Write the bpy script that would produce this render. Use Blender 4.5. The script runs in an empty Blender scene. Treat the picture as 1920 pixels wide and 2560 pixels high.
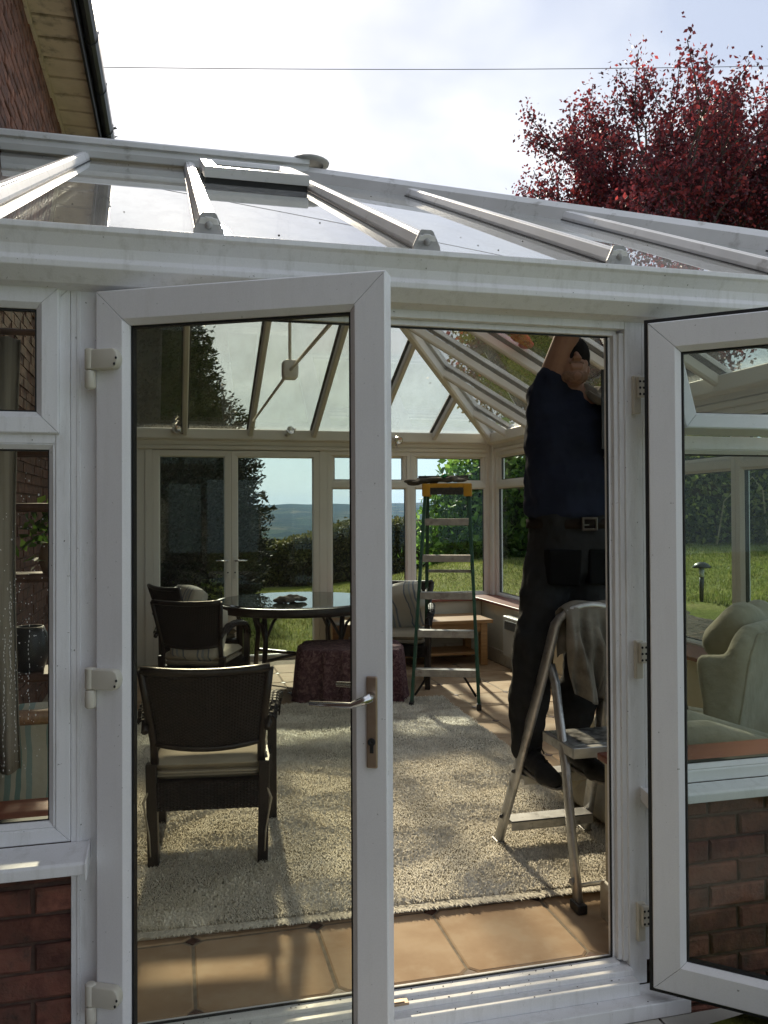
import bpy, bmesh, math, random
import numpy as np
from mathutils import Vector, Matrix

random.seed(7)
rng = np.random.default_rng(11)
sc = bpy.context.scene
col = sc.collection
R = math.radians

# ------------------------------------------------------------------ camera
cam_d = bpy.data.cameras.new('camera')
cam = bpy.data.objects.new('camera', cam_d)
col.objects.link(cam)
sc.camera = cam
_yaw, _pit, _rol, _F, _cx, _cy = R(13.9343), R(0.7052), R(-0.2824), 2076.0, 952.75, 1256.1
_f = Vector((math.sin(_yaw) * math.cos(_pit), math.cos(_yaw) * math.cos(_pit), math.sin(_pit)))
_r0 = Vector((math.cos(_yaw), -math.sin(_yaw), 0))
_u0 = _r0.cross(_f)
_r = _r0 * math.cos(_rol) + _u0 * math.sin(_rol)
_u = -_r0 * math.sin(_rol) + _u0 * math.cos(_rol)
_m = Matrix((_r, _u, -_f)).transposed().to_4x4()
_m.translation = (0, 0, 1.5)
cam.matrix_world = _m
cam_d.sensor_fit = 'VERTICAL'
cam_d.sensor_height = 36.0
cam_d.lens = 36.0 * _F / 2560.0
cam_d.shift_x = (960 - _cx) / 2560.0
cam_d.shift_y = -(1280 - _cy) / 2560.0
cam_d.clip_start = 0.05
cam_d.clip_end = 20000

# ------------------------------------------------------------------ sun, sky, exposure
SUN = Vector((0.04, 0.80, 0.50)).normalized()
sun_el = math.asin(SUN.z)
sun_az = math.atan2(SUN.x, SUN.y)
sd = bpy.data.lights.new('sun', 'SUN')
sd.energy = 3.0
sd.angle = R(2.4)
sd.color = (1.0, 0.88, 0.70)
so = bpy.data.objects.new('sun', sd)
col.objects.link(so)
so.rotation_euler = SUN.to_track_quat('Z', 'Y').to_euler()
so.location = (-30, 20, 20)

world = bpy.data.worlds.new('World')
sc.world = world
world.use_nodes = True
wn, wl = world.node_tree.nodes, world.node_tree.links
wn.clear()
w_out = wn.new('ShaderNodeOutputWorld')
sky = wn.new('ShaderNodeTexSky')
sky.sky_type = 'NISHITA'
sky.sun_disc = False
sky.sun_elevation = sun_el
sky.sun_rotation = sun_az
bg1 = wn.new('ShaderNodeBackground'); bg1.inputs[1].default_value = 0.12
wl.new(sky.outputs[0], bg1.inputs[0])
tc = wn.new('ShaderNodeTexCoord')
sep = wn.new('ShaderNodeSeparateXYZ'); wl.new(tc.outputs['Generated'], sep.inputs[0])
mp = wn.new('ShaderNodeMapping'); mp.inputs['Scale'].default_value = (1.0, 1.0, 1.7)
mp.inputs['Location'].default_value = (3.1, 0.4, 0.2)
wl.new(tc.outputs['Generated'], mp.inputs[0])
n1 = wn.new('ShaderNodeTexNoise'); n1.inputs['Scale'].default_value = 3.1
n1.inputs['Detail'].default_value = 4; n1.inputs['Roughness'].default_value = 0.5
n1.inputs['Distortion'].default_value = 0.35
wl.new(mp.outputs[0], n1.inputs['Vector'])
cr = wn.new('ShaderNodeValToRGB')
cr.color_ramp.elements[0].position = 0.39; cr.color_ramp.elements[0].color = (0.24, 0.265, 0.325, 1)
cr.color_ramp.elements[1].position = 0.66; cr.color_ramp.elements[1].color = (0.45, 0.45, 0.46, 1)
e = cr.color_ramp.elements.new(0.53); e.color = (0.33, 0.345, 0.375, 1)
wl.new(n1.outputs['Fac'], cr.inputs[0])
# towards the horizon the cloud thins to a pale blue band
lowr = wn.new('ShaderNodeMapRange'); lowr.inputs['From Min'].default_value = 0.02
lowr.inputs['From Max'].default_value = 0.30
wl.new(sep.outputs['Z'], lowr.inputs['Value'])
mixc = wn.new('ShaderNodeMix'); mixc.data_type = 'RGBA'
mixc.inputs['A'].default_value = (0.27, 0.355, 0.41, 1)
wl.new(lowr.outputs[0], mixc.inputs['Factor'])
wl.new(cr.outputs[0], mixc.inputs['B'])
bg2 = wn.new('ShaderNodeBackground'); bg2.inputs[1].default_value = 1.0
wl.new(mixc.outputs['Result'], bg2.inputs[0])
mixs = wn.new('ShaderNodeMixShader'); mixs.inputs[0].default_value = 0.90
wl.new(bg1.outputs[0], mixs.inputs[1]); wl.new(bg2.outputs[0], mixs.inputs[2])
wl.new(mixs.outputs[0], w_out.inputs[0])

sc.view_settings.view_transform = 'Standard'
sc.view_settings.look = 'None'
sc.view_settings.exposure = 1.27
sc.view_settings.gamma = 1.0
sc.view_settings.use_curve_mapping = False
sc.render.engine = 'CYCLES'
sc.cycles.max_bounces = 10
sc.cycles.diffuse_bounces = 6
sc.cycles.glossy_bounces = 4
sc.cycles.transmission_bounces = 6
sc.cycles.transparent_max_bounces = 40
sc.cycles.volume_bounces = 0
sc.cycles.sample_clamp_indirect = 6.0
sc.cycles.caustics_reflective = False
sc.cycles.caustics_refractive = False
sc.cycles.use_denoising = True
try:
    sc.cycles.denoiser = 'OPENIMAGEDENOISE'
except Exception:
    pass

# ------------------------------------------------------------------ helpers: materials
def new_mat(name):
    m = bpy.data.materials.new(name); m.use_nodes = True
    nt = m.node_tree; nt.nodes.clear()
    out = nt.nodes.new('ShaderNodeOutputMaterial')
    return m, nt, out

def ramp(nt, fac, stops):
    r = nt.nodes.new('ShaderNodeValToRGB')
    els = r.color_ramp.elements
    while len(els) < len(stops): els.new(0.5)
    for el, (p, c) in zip(els, stops):
        el.position = p; el.color = (*c, 1)
    nt.links.new(fac, r.inputs[0])
    return r.outputs[0]

def noise(nt, scale, detail=4, rough=0.55, coord='Object', dist=0.0, stretch=None):
    if coord == 'World':
        t = nt.nodes.new('ShaderNodeNewGeometry'); coord = 'Position'
    else:
        t = nt.nodes.new('ShaderNodeTexCoord')
    n = nt.nodes.new('ShaderNodeTexNoise')
    n.inputs['Scale'].default_value = scale; n.inputs['Detail'].default_value = detail
    n.inputs['Roughness'].default_value = rough; n.inputs['Distortion'].default_value = dist
    if stretch:
        mpn = nt.nodes.new('ShaderNodeMapping'); mpn.inputs['Scale'].default_value = stretch
        nt.links.new(t.outputs[coord], mpn.inputs[0]); nt.links.new(mpn.outputs[0], n.inputs['Vector'])
    else:
        nt.links.new(t.outputs[coord], n.inputs['Vector'])
    return n.outputs['Fac']

def mix_col(nt, fac, a, b, blend='MIX'):
    mx = nt.nodes.new('ShaderNodeMix'); mx.data_type = 'RGBA'; mx.blend_type = blend
    for sock, v in (('Factor', fac), ('A', a), ('B', b)):
        s = mx.inputs[sock]
        if isinstance(v, (int, float)): s.default_value = v
        elif isinstance(v, tuple): s.default_value = (*v, 1)
        else: nt.links.new(v, s)
    return mx.outputs['Result']

def bump(nt, height, strength=0.3, dist=0.01):
    b = nt.nodes.new('ShaderNodeBump'); b.inputs['Strength'].default_value = strength
    b.inputs['Distance'].default_value = dist
    nt.links.new(height, b.inputs['Height'])
    return b.outputs[0]

def pbr(name, a, b=None, scale=8, rough=0.5, metal=0.0, bs=0.0, bscale=60, bdist=0.004, spec=0.5,
        stretch=None, dirt=None, dscale=3, dlo=0.55, dhi=0.75, objrand=0.0, islrand=0.0, coord='Object', sheen=0.0):
    """principled material: two-tone noise a-b, optional dirt blotches, optional per-object brightness spread"""
    m, nt, out = new_mat(name)
    p = nt.nodes.new('ShaderNodeBsdfPrincipled')
    c = ramp(nt, noise(nt, scale, stretch=stretch, coord=coord), [(0.35, a), (0.65, b or a)])
    if dirt:
        f = noise(nt, dscale, 6, 0.65, coord=coord)
        f = ramp(nt, f, [(dlo, (0, 0, 0)), (dhi, (1, 1, 1))])
        c = mix_col(nt, f, c, dirt)
    if objrand or islrand:
        if objrand:
            oi = nt.nodes.new('ShaderNodeObjectInfo'); rv = oi.outputs['Random']
        else:
            oi = nt.nodes.new('ShaderNodeNewGeometry'); rv = oi.outputs['Random Per Island']
        amt = objrand or islrand
        mr = nt.nodes.new('ShaderNodeMapRange')
        mr.inputs['To Min'].default_value = 1 - amt; mr.inputs['To Max'].default_value = 1 + amt
        nt.links.new(rv, mr.inputs['Value'])
        vm = nt.nodes.new('ShaderNodeVectorMath'); vm.operation = 'SCALE'
        nt.links.new(c, vm.inputs[0]); nt.links.new(mr.outputs[0], vm.inputs['Scale'])
        c = vm.outputs[0]
    nt.links.new(c, p.inputs['Base Color'])
    p.inputs['Roughness'].default_value = rough; p.inputs['Metallic'].default_value = metal
    p.inputs['Specular IOR Level'].default_value = spec
    if sheen: p.inputs['Sheen Weight'].default_value = sheen
    if bs:
        nt.links.new(bump(nt, noise(nt, bscale, 5, 0.6, coord=coord), bs, bdist), p.inputs['Normal'])
    nt.links.new(p.outputs[0], out.inputs[0])
    return m

def glass_mat(name, tint, dirt_amt=0.0, refl=1.0, dirt_scale=3.0, dirt_col=(0.5, 0.5, 0.47), streak=None, fmin=0.06, film=0.0):
    """thin window glass: tinted transparent with a Schlick mirror, plus a dusty film"""
    m, nt, out = new_mat(name)
    lw = nt.nodes.new('ShaderNodeLayerWeight'); lw.inputs['Blend'].default_value = 0.5
    pw = nt.nodes.new('ShaderNodeMath'); pw.operation = 'POWER'; pw.inputs[1].default_value = 4.6
    nt.links.new(lw.outputs['Facing'], pw.inputs[0])
    ml = nt.nodes.new('ShaderNodeMath'); ml.operation = 'MULTIPLY_ADD'
    ml.inputs[1].default_value = 0.94 * refl; ml.inputs[2].default_value = fmin * refl
    ml.use_clamp = True
    nt.links.new(pw.outputs[0], ml.inputs[0])
    tr = nt.nodes.new('ShaderNodeBsdfTransparent'); tr.inputs[0].default_value = (*tint, 1)
    gl = nt.nodes.new('ShaderNodeBsdfGlossy'); gl.inputs['Roughness'].default_value = 0.0
    gl.inputs[0].default_value = (0.95, 0.97, 0.97, 1)
    mx = nt.nodes.new('ShaderNodeMixShader')
    nt.links.new(ml.outputs[0], mx.inputs[0]); nt.links.new(tr.outputs[0], mx.inputs[1]); nt.links.new(gl.outputs[0], mx.inputs[2])
    last = mx.outputs[0]
    if dirt_amt:
        df = nt.nodes.new('ShaderNodeBsdfDiffuse'); df.inputs[0].default_value = (*dirt_col, 1)
        f = noise(nt, dirt_scale, 7, 0.7, stretch=streak)
        f = ramp(nt, f, [(0.42, (film,) * 3), (0.80, (max(dirt_amt, film),) * 3)])
        m2 = nt.nodes.new('ShaderNodeMixShader')
        nt.links.new(f, m2.inputs[0]); nt.links.new(last, m2.inputs[1]); nt.links.new(df.outputs[0], m2.inputs[2])
        last = m2.outputs[0]
    nt.links.new(last, out.inputs[0])
    return m

def leaf_mat(name, dark, mid, light, trans=0.35, rough=0.55, clump=1.2):
    m, nt, out = new_mat(name)
    g = nt.nodes.new('ShaderNodeNewGeometry')
    c = ramp(nt, g.outputs['Random Per Island'], [(0.0, dark), (0.55, mid), (1.0, light)])
    f = ramp(nt, noise(nt, clump, 3), [(0.35, (0.62, 0.62, 0.62)), (0.65, (1.25, 1.25, 1.25))])
    c = mix_col(nt, 1.0, c, f, 'MULTIPLY')
    p = nt.nodes.new('ShaderNodeBsdfPrincipled'); p.inputs['Roughness'].default_value = rough
    p.inputs['Specular IOR Level'].default_value = 0.35
    nt.links.new(c, p.inputs['Base Color'])
    t = nt.nodes.new('ShaderNodeBsdfTranslucent'); nt.links.new(c, t.inputs[0])
    mx = nt.nodes.new('ShaderNodeMixShader'); mx.inputs[0].default_value = trans
    nt.links.new(p.outputs[0], mx.inputs[1]); nt.links.new(t.outputs[0], mx.inputs[2])
    nt.links.new(mx.outputs[0], out.inputs[0])
    return m

M = {}
def pvc(name, a, b, runs, specks, rough=0.36):
    m, nt, out = new_mat(name)
    p = nt.nodes.new('ShaderNodeBsdfPrincipled'); p.inputs['Roughness'].default_value = rough
    c = ramp(nt, noise(nt, 2.4, 3, coord='World'), [(0.35, a), (0.65, b)])
    f = ramp(nt, noise(nt, 9, 6, 0.7, coord='World', stretch=(3.5, 3.5, 0.45)), [(0.50, (0, 0, 0)), (0.85, (runs,) * 3)])
    c = mix_col(nt, f, c, (0.36, 0.345, 0.30))
    f = ramp(nt, noise(nt, 75, 3, 0.6, coord='World'), [(0.70, (0, 0, 0)), (0.755, (specks,) * 3)])
    c = mix_col(nt, f, c, (0.13, 0.125, 0.105))
    f = ramp(nt, noise(nt, 260, 2, 0.5, coord='World'), [(0.3, (0.95, 0.95, 0.95)), (0.7, (1.0, 1.0, 1.0))])
    c = mix_col(nt, 1.0, c, f, 'MULTIPLY')
    nt.links.new(c, p.inputs['Base Color'])
    r = ramp(nt, noise(nt, 14, 5, 0.7, coord='World'), [(0.3, (rough - .08,) * 3), (0.7, (rough + .2,) * 3)])
    nt.links.new(r, p.inputs['Roughness'])
    nt.links.new(bump(nt, noise(nt, 7, 4, coord='World'), 0.06, 0.01), p.inputs['Normal'])
    nt.links.new(p.outputs[0], out.inputs[0])
    return m
M['pvc'] = pvc('white_pvc', (0.83, 0.825, 0.845), (0.87, 0.865, 0.88), 0.14, 0.75)
M['pvc_out'] = pvc('weathered_white_pvc', (0.80, 0.80, 0.815), (0.86, 0.86, 0.87), 0.45, 1.0)
M['pvc_in'] = pbr('cream_pvc', (0.74, 0.72, 0.67), (0.79, 0.77, 0.72), scale=2, rough=0.45)
M['hinge'] = pbr('cream_hinge_paint', (0.60, 0.57, 0.48), (0.66, 0.63, 0.55), scale=9, rough=0.35, dirt=(0.25, 0.22, 0.17), dscale=16, dlo=0.64, dhi=0.76)
M['gasket'] = pbr('black_rubber', (0.012, 0.012, 0.013), rough=0.6)
M['grey_cap'] = pbr('grey_cap_plastic', (0.30, 0.30, 0.29), (0.38, 0.38, 0.37), scale=14, rough=0.6, dirt=(0.12, 0.12, 0.1), dscale=12)
M['raf'] = pbr('rafter_capping', (0.62, 0.62, 0.61), (0.72, 0.72, 0.72), scale=3.0, rough=0.4, dirt=(0.20, 0.19, 0.16), dscale=9, dlo=0.58, dhi=0.8, coord='World')
M['metal'] = pbr('chrome', (0.62, 0.62, 0.63), (0.75, 0.75, 0.75), scale=12, rough=0.22, metal=1.0)
M['brass'] = pbr('aged_brass_plate', (0.36, 0.27, 0.20), (0.45, 0.35, 0.27), scale=14, rough=0.35, metal=0.7)
M['alu'] = pbr('worn_aluminium', (0.42, 0.42, 0.42), (0.56, 0.56, 0.56), scale=16, rough=0.42, metal=0.85, dirt=(0.16, 0.15, 0.14), dscale=14, dlo=0.56, dhi=0.75, bs=0.05)
M['brick'] = pbr('red_brick', (0.115, 0.044, 0.032), (0.225, 0.088, 0.058), scale=26, rough=0.95, dirt=(0.065, 0.038, 0.03), dscale=13, dlo=0.46, dhi=0.7, bs=1.0, bscale=48, bdist=0.007, objrand=0.34, coord='World')
M['brick_old'] = pbr('rustic_house_brick', (0.115, 0.052, 0.034), (0.20, 0.088, 0.055), scale=14, rough=0.95, dirt=(0.055, 0.035, 0.03), dscale=11, dlo=0.48, dhi=0.72, bs=0.5, bscale=70, bdist=0.006, objrand=0.3, coord='World')
M['mortar'] = pbr('mortar', (0.13, 0.095, 0.075), (0.19, 0.145, 0.115), scale=30, rough=0.95, bs=0.5, bscale=120, coord='World')
M['mortar_dark'] = pbr('dark_mortar', (0.085, 0.05, 0.04), (0.13, 0.08, 0.06), scale=30, rough=0.95, bs=0.5, bscale=120, coord='World')
M['soffit'] = pbr('cream_soffit', (0.54, 0.475, 0.35), (0.62, 0.55, 0.42), scale=6, rough=0.7, dirt=(0.12, 0.1, 0.07), dscale=5)
M['black_pl'] = pbr('black_plastic', (0.016, 0.017, 0.019), (0.026, 0.027, 0.03), scale=8, rough=0.4)
M['rooftile'] = pbr('brown_roof_tile', (0.10, 0.06, 0.045), (0.16, 0.1, 0.075), scale=8, rough=0.85, bs=0.4)
M['plaster'] = pbr('cream_plaster', (0.50, 0.47, 0.38), (0.56, 0.53, 0.43), scale=3, rough=0.85, bs=0.1, bscale=40)
M['sill'] = pbr('red_stained_timber', (0.17, 0.052, 0.036), (0.23, 0.075, 0.05), scale=5, rough=0.42, stretch=(1, 12, 12))
M['tile'] = pbr('terracotta_tile', (0.385, 0.255, 0.155), (0.50, 0.36, 0.235), scale=4.5, rough=0.72, dirt=(0.47, 0.36, 0.25), dscale=9, dlo=0.5, dhi=0.85, bs=0.14, bscale=22, bdist=0.003, objrand=0.12, spec=0.12, coord='World')
M['tile_inset'] = pbr('dark_inset_tile', (0.085, 0.036, 0.026), (0.12, 0.055, 0.04), scale=30, rough=0.5, objrand=0.15, coord='World')
M['grout'] = pbr('grout', (0.20, 0.16, 0.115), (0.29, 0.235, 0.17), scale=30, rough=0.95, coord='World')
M['rug_base'] = pbr('rug_backing', (0.50, 0.455, 0.37), (0.58, 0.535, 0.44), scale=40, rough=1.0)
M['rug'] = pbr('cream_shag', (0.72, 0.665, 0.555), (0.87, 0.82, 0.71), scale=6.5, rough=0.95, dirt=(0.62, 0.565, 0.46), dscale=2.0, dlo=0.5, dhi=0.85, islrand=0.22, spec=0.1, sheen=0.2, coord='World')
M['wicker'] = pbr('dark_brown_wicker', (0.010, 0.007, 0.006), (0.020, 0.0135, 0.011), scale=30, rough=0.55, spec=0.35, islrand=0.3)
M['wickerframe'] = pbr('dark_brown_frame', (0.012, 0.008, 0.007), (0.02, 0.013, 0.011), scale=20, rough=0.4)
M['cushion'] = pbr('beige_cotton', (0.36, 0.31, 0.235), (0.43, 0.375, 0.285), scale=5, rough=0.9, bs=0.12, bscale=300, bdist=0.001)
M['tableglass'] = pbr('table_glass', (0.02, 0.025, 0.022), rough=0.015, spec=1.0)
for _n in M['tableglass'].node_tree.nodes:
    if _n.type == 'BSDF_PRINCIPLED': _n.inputs['IOR'].default_value = 2.3
M['cloth_brown'] = pbr('brown_grey_cloth', (0.13, 0.11, 0.09), (0.22, 0.19, 0.16), scale=14, rough=0.95, bs=0.4, bscale=60)
M['cloth_grey'] = pbr('damp_grey_scrim', (0.17, 0.155, 0.13), (0.26, 0.24, 0.205), scale=9, rough=0.9, dirt=(0.10, 0.09, 0.075), dscale=6, bs=0.3, bscale=140, bdist=0.002)
M['cloth_dark'] = pbr('dark_damp_cloth', (0.06, 0.055, 0.05), (0.13, 0.12, 0.10), scale=20, rough=0.95, bs=0.4, bscale=70)
M['pine'] = pbr('honey_pine', (0.30, 0.155, 0.06), (0.42, 0.235, 0.10), scale=4, rough=0.4, stretch=(1.5, 14, 14))
M['heater'] = pbr('heater_enamel', (0.56, 0.55, 0.49), (0.60, 0.59, 0.53), scale=3, rough=0.45)
M['grille'] = pbr('grey_grille', (0.14, 0.14, 0.13), (0.19, 0.19, 0.175), scale=8, rough=0.6)
M['green_fg'] = pbr('green_fibreglass', (0.012, 0.06, 0.034), (0.022, 0.085, 0.048), scale=8, rough=0.45, dirt=(0.03, 0.04, 0.035), dscale=10)
M['step_alu'] = pbr('dull_step_aluminium', (0.30, 0.28, 0.26), (0.42, 0.39, 0.36), scale=18, rough=0.5, metal=0.45, dirt=(0.18, 0.14, 0.13), dscale=14)
M['orange'] = pbr('orange_plastic', (0.48, 0.235, 0.012), (0.56, 0.29, 0.02), scale=12, rough=0.5, dirt=(0.14, 0.09, 0.03), dscale=14)
M['label'] = pbr('black_label', (0.015, 0.014, 0.013), (0.05, 0.045, 0.04), scale=60, rough=0.5)
M['green_pl'] = pbr('bright_green_plastic', (0.01, 0.22, 0.07), rough=0.4)
M['navy'] = pbr('navy_tshirt', (0.010, 0.0145, 0.032), (0.016, 0.0215, 0.045), scale=6, rough=0.9, spec=0.25, bs=0.35, bscale=7, bdist=0.02)
M['trouser'] = pbr('charcoal_work_trouser', (0.016, 0.0165, 0.018), (0.025, 0.026, 0.028), scale=10, rough=0.9, spec=0.25, bs=0.4, bscale=9, bdist=0.02)
M['trouser_dark'] = pbr('black_cordura', (0.004, 0.0045, 0.005), (0.007, 0.007, 0.008), scale=10, rough=0.9, spec=0.12)
M['belt'] = pbr('brown_leather_belt', (0.013, 0.009, 0.007), (0.020, 0.013, 0.010), scale=30, rough=0.8, spec=0.15)
M['buckle'] = pbr('dull_dark_buckle', (0.10, 0.09, 0.075), (0.15, 0.135, 0.11), scale=30, rough=0.45, metal=0.6)
M['shoe'] = pbr('black_knit_shoe', (0.008, 0.008, 0.009), (0.016, 0.016, 0.018), scale=50, rough=0.8, bs=0.3, bscale=200, bdist=0.001)
M['sole'] = pbr('grey_shoe_sole', (0.18, 0.17, 0.155), (0.26, 0.245, 0.22), scale=20, rough=0.8)
M['skin'] = pbr('tanned_skin', (0.24, 0.125, 0.085), (0.31, 0.17, 0.115), scale=14, rough=0.55, bs=0.1, bscale=90, bdist=0.002)
M['cap'] = pbr('black_cap', (0.007, 0.007, 0.008), (0.013, 0.013, 0.014), scale=30, rough=0.95, spec=0.2)
M['beard'] = pbr('grey_brown_stubble', (0.17, 0.095, 0.065), (0.25, 0.155, 0.115), scale=60, rough=0.9, bs=0.5, bscale=200, bdist=0.002)
M['eye'] = pbr('shaded_eye', (0.22, 0.19, 0.17), rough=0.3)  # eyeball darkened, shade under the cap put into its colour
M['mortar_house'] = pbr('brown_mortar', (0.10, 0.055, 0.04), (0.15, 0.085, 0.06), scale=30, rough=0.95, bs=0.5, bscale=120)
M['chair_gr'] = pbr('sage_green_upholstery', (0.32, 0.29, 0.225), (0.40, 0.37, 0.295), scale=8, rough=0.95, bs=0.5, bscale=14, bdist=0.02, sheen=0.3, spec=0.15, dirt=(0.27, 0.245, 0.185), dscale=7)
M['slate'] = pbr('slate_blue_cushion', (0.045, 0.05, 0.058), (0.08, 0.085, 0.095), scale=9, rough=0.95, bs=0.2, bscale=80)
M['cane'] = pbr('brown_cane', (0.115, 0.055, 0.028), (0.19, 0.10, 0.05), scale=18, rough=0.45, stretch=(6, 6, 1))
M['darkwood'] = pbr('dark_red_wood', (0.055, 0.022, 0.014), (0.085, 0.036, 0.022), scale=6, rough=0.5, stretch=(8, 8, 1))
M['curtain'] = pbr('reflection_brown_curtain', (0.13, 0.115, 0.095), (0.22, 0.20, 0.17), scale=3, rough=0.9, stretch=(14, 14, 0.3))  # curtain browned, its colour stands in for murky reflections in the left pane
M['pot'] = pbr('stoneware_pot', (0.20, 0.13, 0.085), (0.27, 0.18, 0.12), scale=10, rough=0.6)
M['red'] = pbr('red_fabric', (0.52, 0.008, 0.03), (0.62, 0.015, 0.045), scale=14, rough=0.9)
M['bark'] = pbr('grey_brown_bark', (0.055, 0.04, 0.03), (0.10, 0.08, 0.065), scale=10, rough=0.95, bs=0.7, bscale=30, bdist=0.02, stretch=(4, 4, 1))
M['pagan'] = pbr('white_lamp_plastic', (0.6, 0.6, 0.58), rough=0.3)
M['soil'] = pbr('dark_soil', (0.035, 0.024, 0.018), (0.085, 0.058, 0.044), scale=9, rough=1.0, bs=1.0, bscale=24, bdist=0.04, dirt=(0.16, 0.075, 0.045), dscale=5, dlo=0.6, dhi=0.8, coord='World')
M['cable'] = pbr('orange_cable', (0.50, 0.17, 0.035), (0.58, 0.22, 0.06), scale=6, rough=0.5)
M['wire'] = pbr('grey_cable', (0.10, 0.10, 0.105), rough=0.6)
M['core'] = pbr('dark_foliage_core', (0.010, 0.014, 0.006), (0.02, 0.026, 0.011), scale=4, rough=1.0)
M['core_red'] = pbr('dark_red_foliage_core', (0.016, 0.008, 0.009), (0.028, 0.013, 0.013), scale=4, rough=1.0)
M['drop'] = pbr('lime_spot', (0.55, 0.55, 0.52), (0.75, 0.75, 0.72), scale=50, rough=0.5)
M['weep'] = pbr('scuffed_skirting', (0.52, 0.48, 0.40), (0.58, 0.54, 0.45), scale=6, rough=0.5, dirt=(0.3, 0.26, 0.2), dscale=12)

M['glass'] = glass_mat('clear_double_glazing', (0.94, 0.965, 0.95), 0.02, 0.8, 2.0, fmin=0.02)
M['glass_door'] = glass_mat('door_double_glazing', (0.885, 0.895, 0.855), 0.03, 0.8, 1.3, streak=(1.2, 1, 0.35), fmin=0.025)
M['glass_far'] = glass_mat('blue_tinted_glazing', (0.90, 0.96, 0.965), 0.015, 0.7, 1.6, streak=(2.5, 1, 0.6), fmin=0.016)
M['glass_green'] = glass_mat('greenish_double_glazing', (0.90, 0.93, 0.91), 0.03, 0.8, 1.5, fmin=0.025, dirt_col=(0.42, 0.47, 0.44))
M['glass_roof'] = glass_mat('roof_glass', (0.88, 0.875, 0.82), 0.14, 1.15, 3.4, streak=(1.6, 0.7, 1), fmin=0.07)
M['glass_roof_front'] = glass_mat('filmed_roof_glass', (0.88, 0.88, 0.85), 0.30, 1.15, 4.5, streak=(2.2, 0.5, 1), fmin=0.07, film=0.14, dirt_col=(0.60, 0.60, 0.58))
M['glass_roof_dirty'] = glass_mat('dirty_roof_glass', (0.87, 0.86, 0.82), 0.34, 1.0, 5.0, streak=(0.8, 2.6, 1), dirt_col=(0.36, 0.34, 0.33), fmin=0.07)

# striped fabrics
def stripes(name, cols, scale, axis=0, rough=0.9):
    m, nt, out = new_mat(name)
    t = nt.nodes.new('ShaderNodeTexCoord'); s = nt.nodes.new('ShaderNodeSeparateXYZ')
    nt.links.new(t.outputs['Object'], s.inputs[0])
    mu = nt.nodes.new('ShaderNodeMath'); mu.operation = 'MULTIPLY'; mu.inputs[1].default_value = scale
    nt.links.new(s.outputs[axis], mu.inputs[0])
    ad = nt.nodes.new('ShaderNodeMath'); ad.operation = 'ADD'
    nt.links.new(mu.outputs[0], ad.inputs[0])
    sn = nt.nodes.new('ShaderNodeMath'); sn.operation = 'MULTIPLY'; sn.inputs[1].default_value = 0.25
    nt.links.new(noise(nt, 6, 2), sn.inputs[0]); nt.links.new(sn.outputs[0], ad.inputs[1])
    fr = nt.nodes.new('ShaderNodeMath'); fr.operation = 'FRACT'; nt.links.new(ad.outputs[0], fr.inputs[0])
    r = nt.nodes.new('ShaderNodeValToRGB'); r.color_ramp.interpolation = 'CONSTANT'
    els = r.color_ramp.elements
    while len(els) < len(cols): els.new(0.5)
    for i, (el, c) in enumerate(zip(els, cols)):
        el.position = c[0]; el.color = (*c[1], 1)
    nt.links.new(fr.outputs[0], r.inputs[0])
    p = nt.nodes.new('ShaderNodeBsdfPrincipled'); p.inputs['Roughness'].default_value = rough
    nt.links.new(r.outputs[0], p.inputs['Base Color'])
    nt.links.new(bump(nt, noise(nt, 9, 3), 0.3, 0.02), p.inputs['Normal'])
    nt.links.new(p.outputs[0], out.inputs[0])
    return m
cream = (0.50, 0.46, 0.385)
M['pillow'] = stripes('blue_striped_linen', [(0, cream), (0.30, (0.20, 0.22, 0.26)), (0.38, cream), (0.5, (0.30, 0.32, 0.34)), (0.58, (0.42, 0.40, 0.34)), (0.72, (0.17, 0.19, 0.23)), (0.78, cream)], 5.0, 0)
M['teal_stripe'] = stripes('teal_striped_cotton', [(0, (0.42, 0.40, 0.34)), (0.35, (0.20, 0.28, 0.27)), (0.5, (0.44, 0.42, 0.36)), (0.62, (0.16, 0.24, 0.235)), (0.74, (0.40, 0.39, 0.33)), (0.86, (0.24, 0.31, 0.30))], 7.0, 0)
def throw_mat():
    m, nt, out = new_mat('plum_floral_throw')
    p = nt.nodes.new('ShaderNodeBsdfPrincipled'); p.inputs['Roughness'].default_value = 0.95
    f = noise(nt, 22, 5, 0.7, dist=1.5)
    c = ramp(nt, f, [(0.36, (0.045, 0.016, 0.022)), (0.5, (0.105, 0.045, 0.055)), (0.62, (0.22, 0.13, 0.125)), (0.72, (0.13, 0.055, 0.06))])
    nt.links.new(c, p.inputs['Base Color'])
    nt.links.new(bump(nt, noise(nt, 40), 0.4, 0.01), p.inputs['Normal'])
    nt.links.new(p.outputs[0], out.inputs[0])
    return m
M['throw'] = throw_mat()
M['leaf_con'] = leaf_mat('conifer_leaf', (0.008, 0.014, 0.007), (0.015, 0.024, 0.011), (0.028, 0.038, 0.016), 0.2)
M['leaf_hedge'] = leaf_mat('hedge_leaf', (0.045, 0.052, 0.014), (0.095, 0.10, 0.03), (0.20, 0.17, 0.06), 0.45)
M['leaf_laurel'] = leaf_mat('laurel_leaf', (0.035, 0.075, 0.015), (0.10, 0.20, 0.035), (0.26, 0.40, 0.08), 0.6, rough=0.3)
M['leaf_mixed'] = leaf_mat('mixed_shrub_leaf', (0.05, 0.07, 0.02), (0.13, 0.165, 0.04), (0.38, 0.38, 0.10), 0.55, rough=0.35)
M['leaf_red'] = leaf_mat('purple_red_leaf', (0.040, 0.016, 0.020), (0.13, 0.024, 0.034), (0.40, 0.060, 0.056), 0.5, rough=0.45, clump=0.7)
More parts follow.
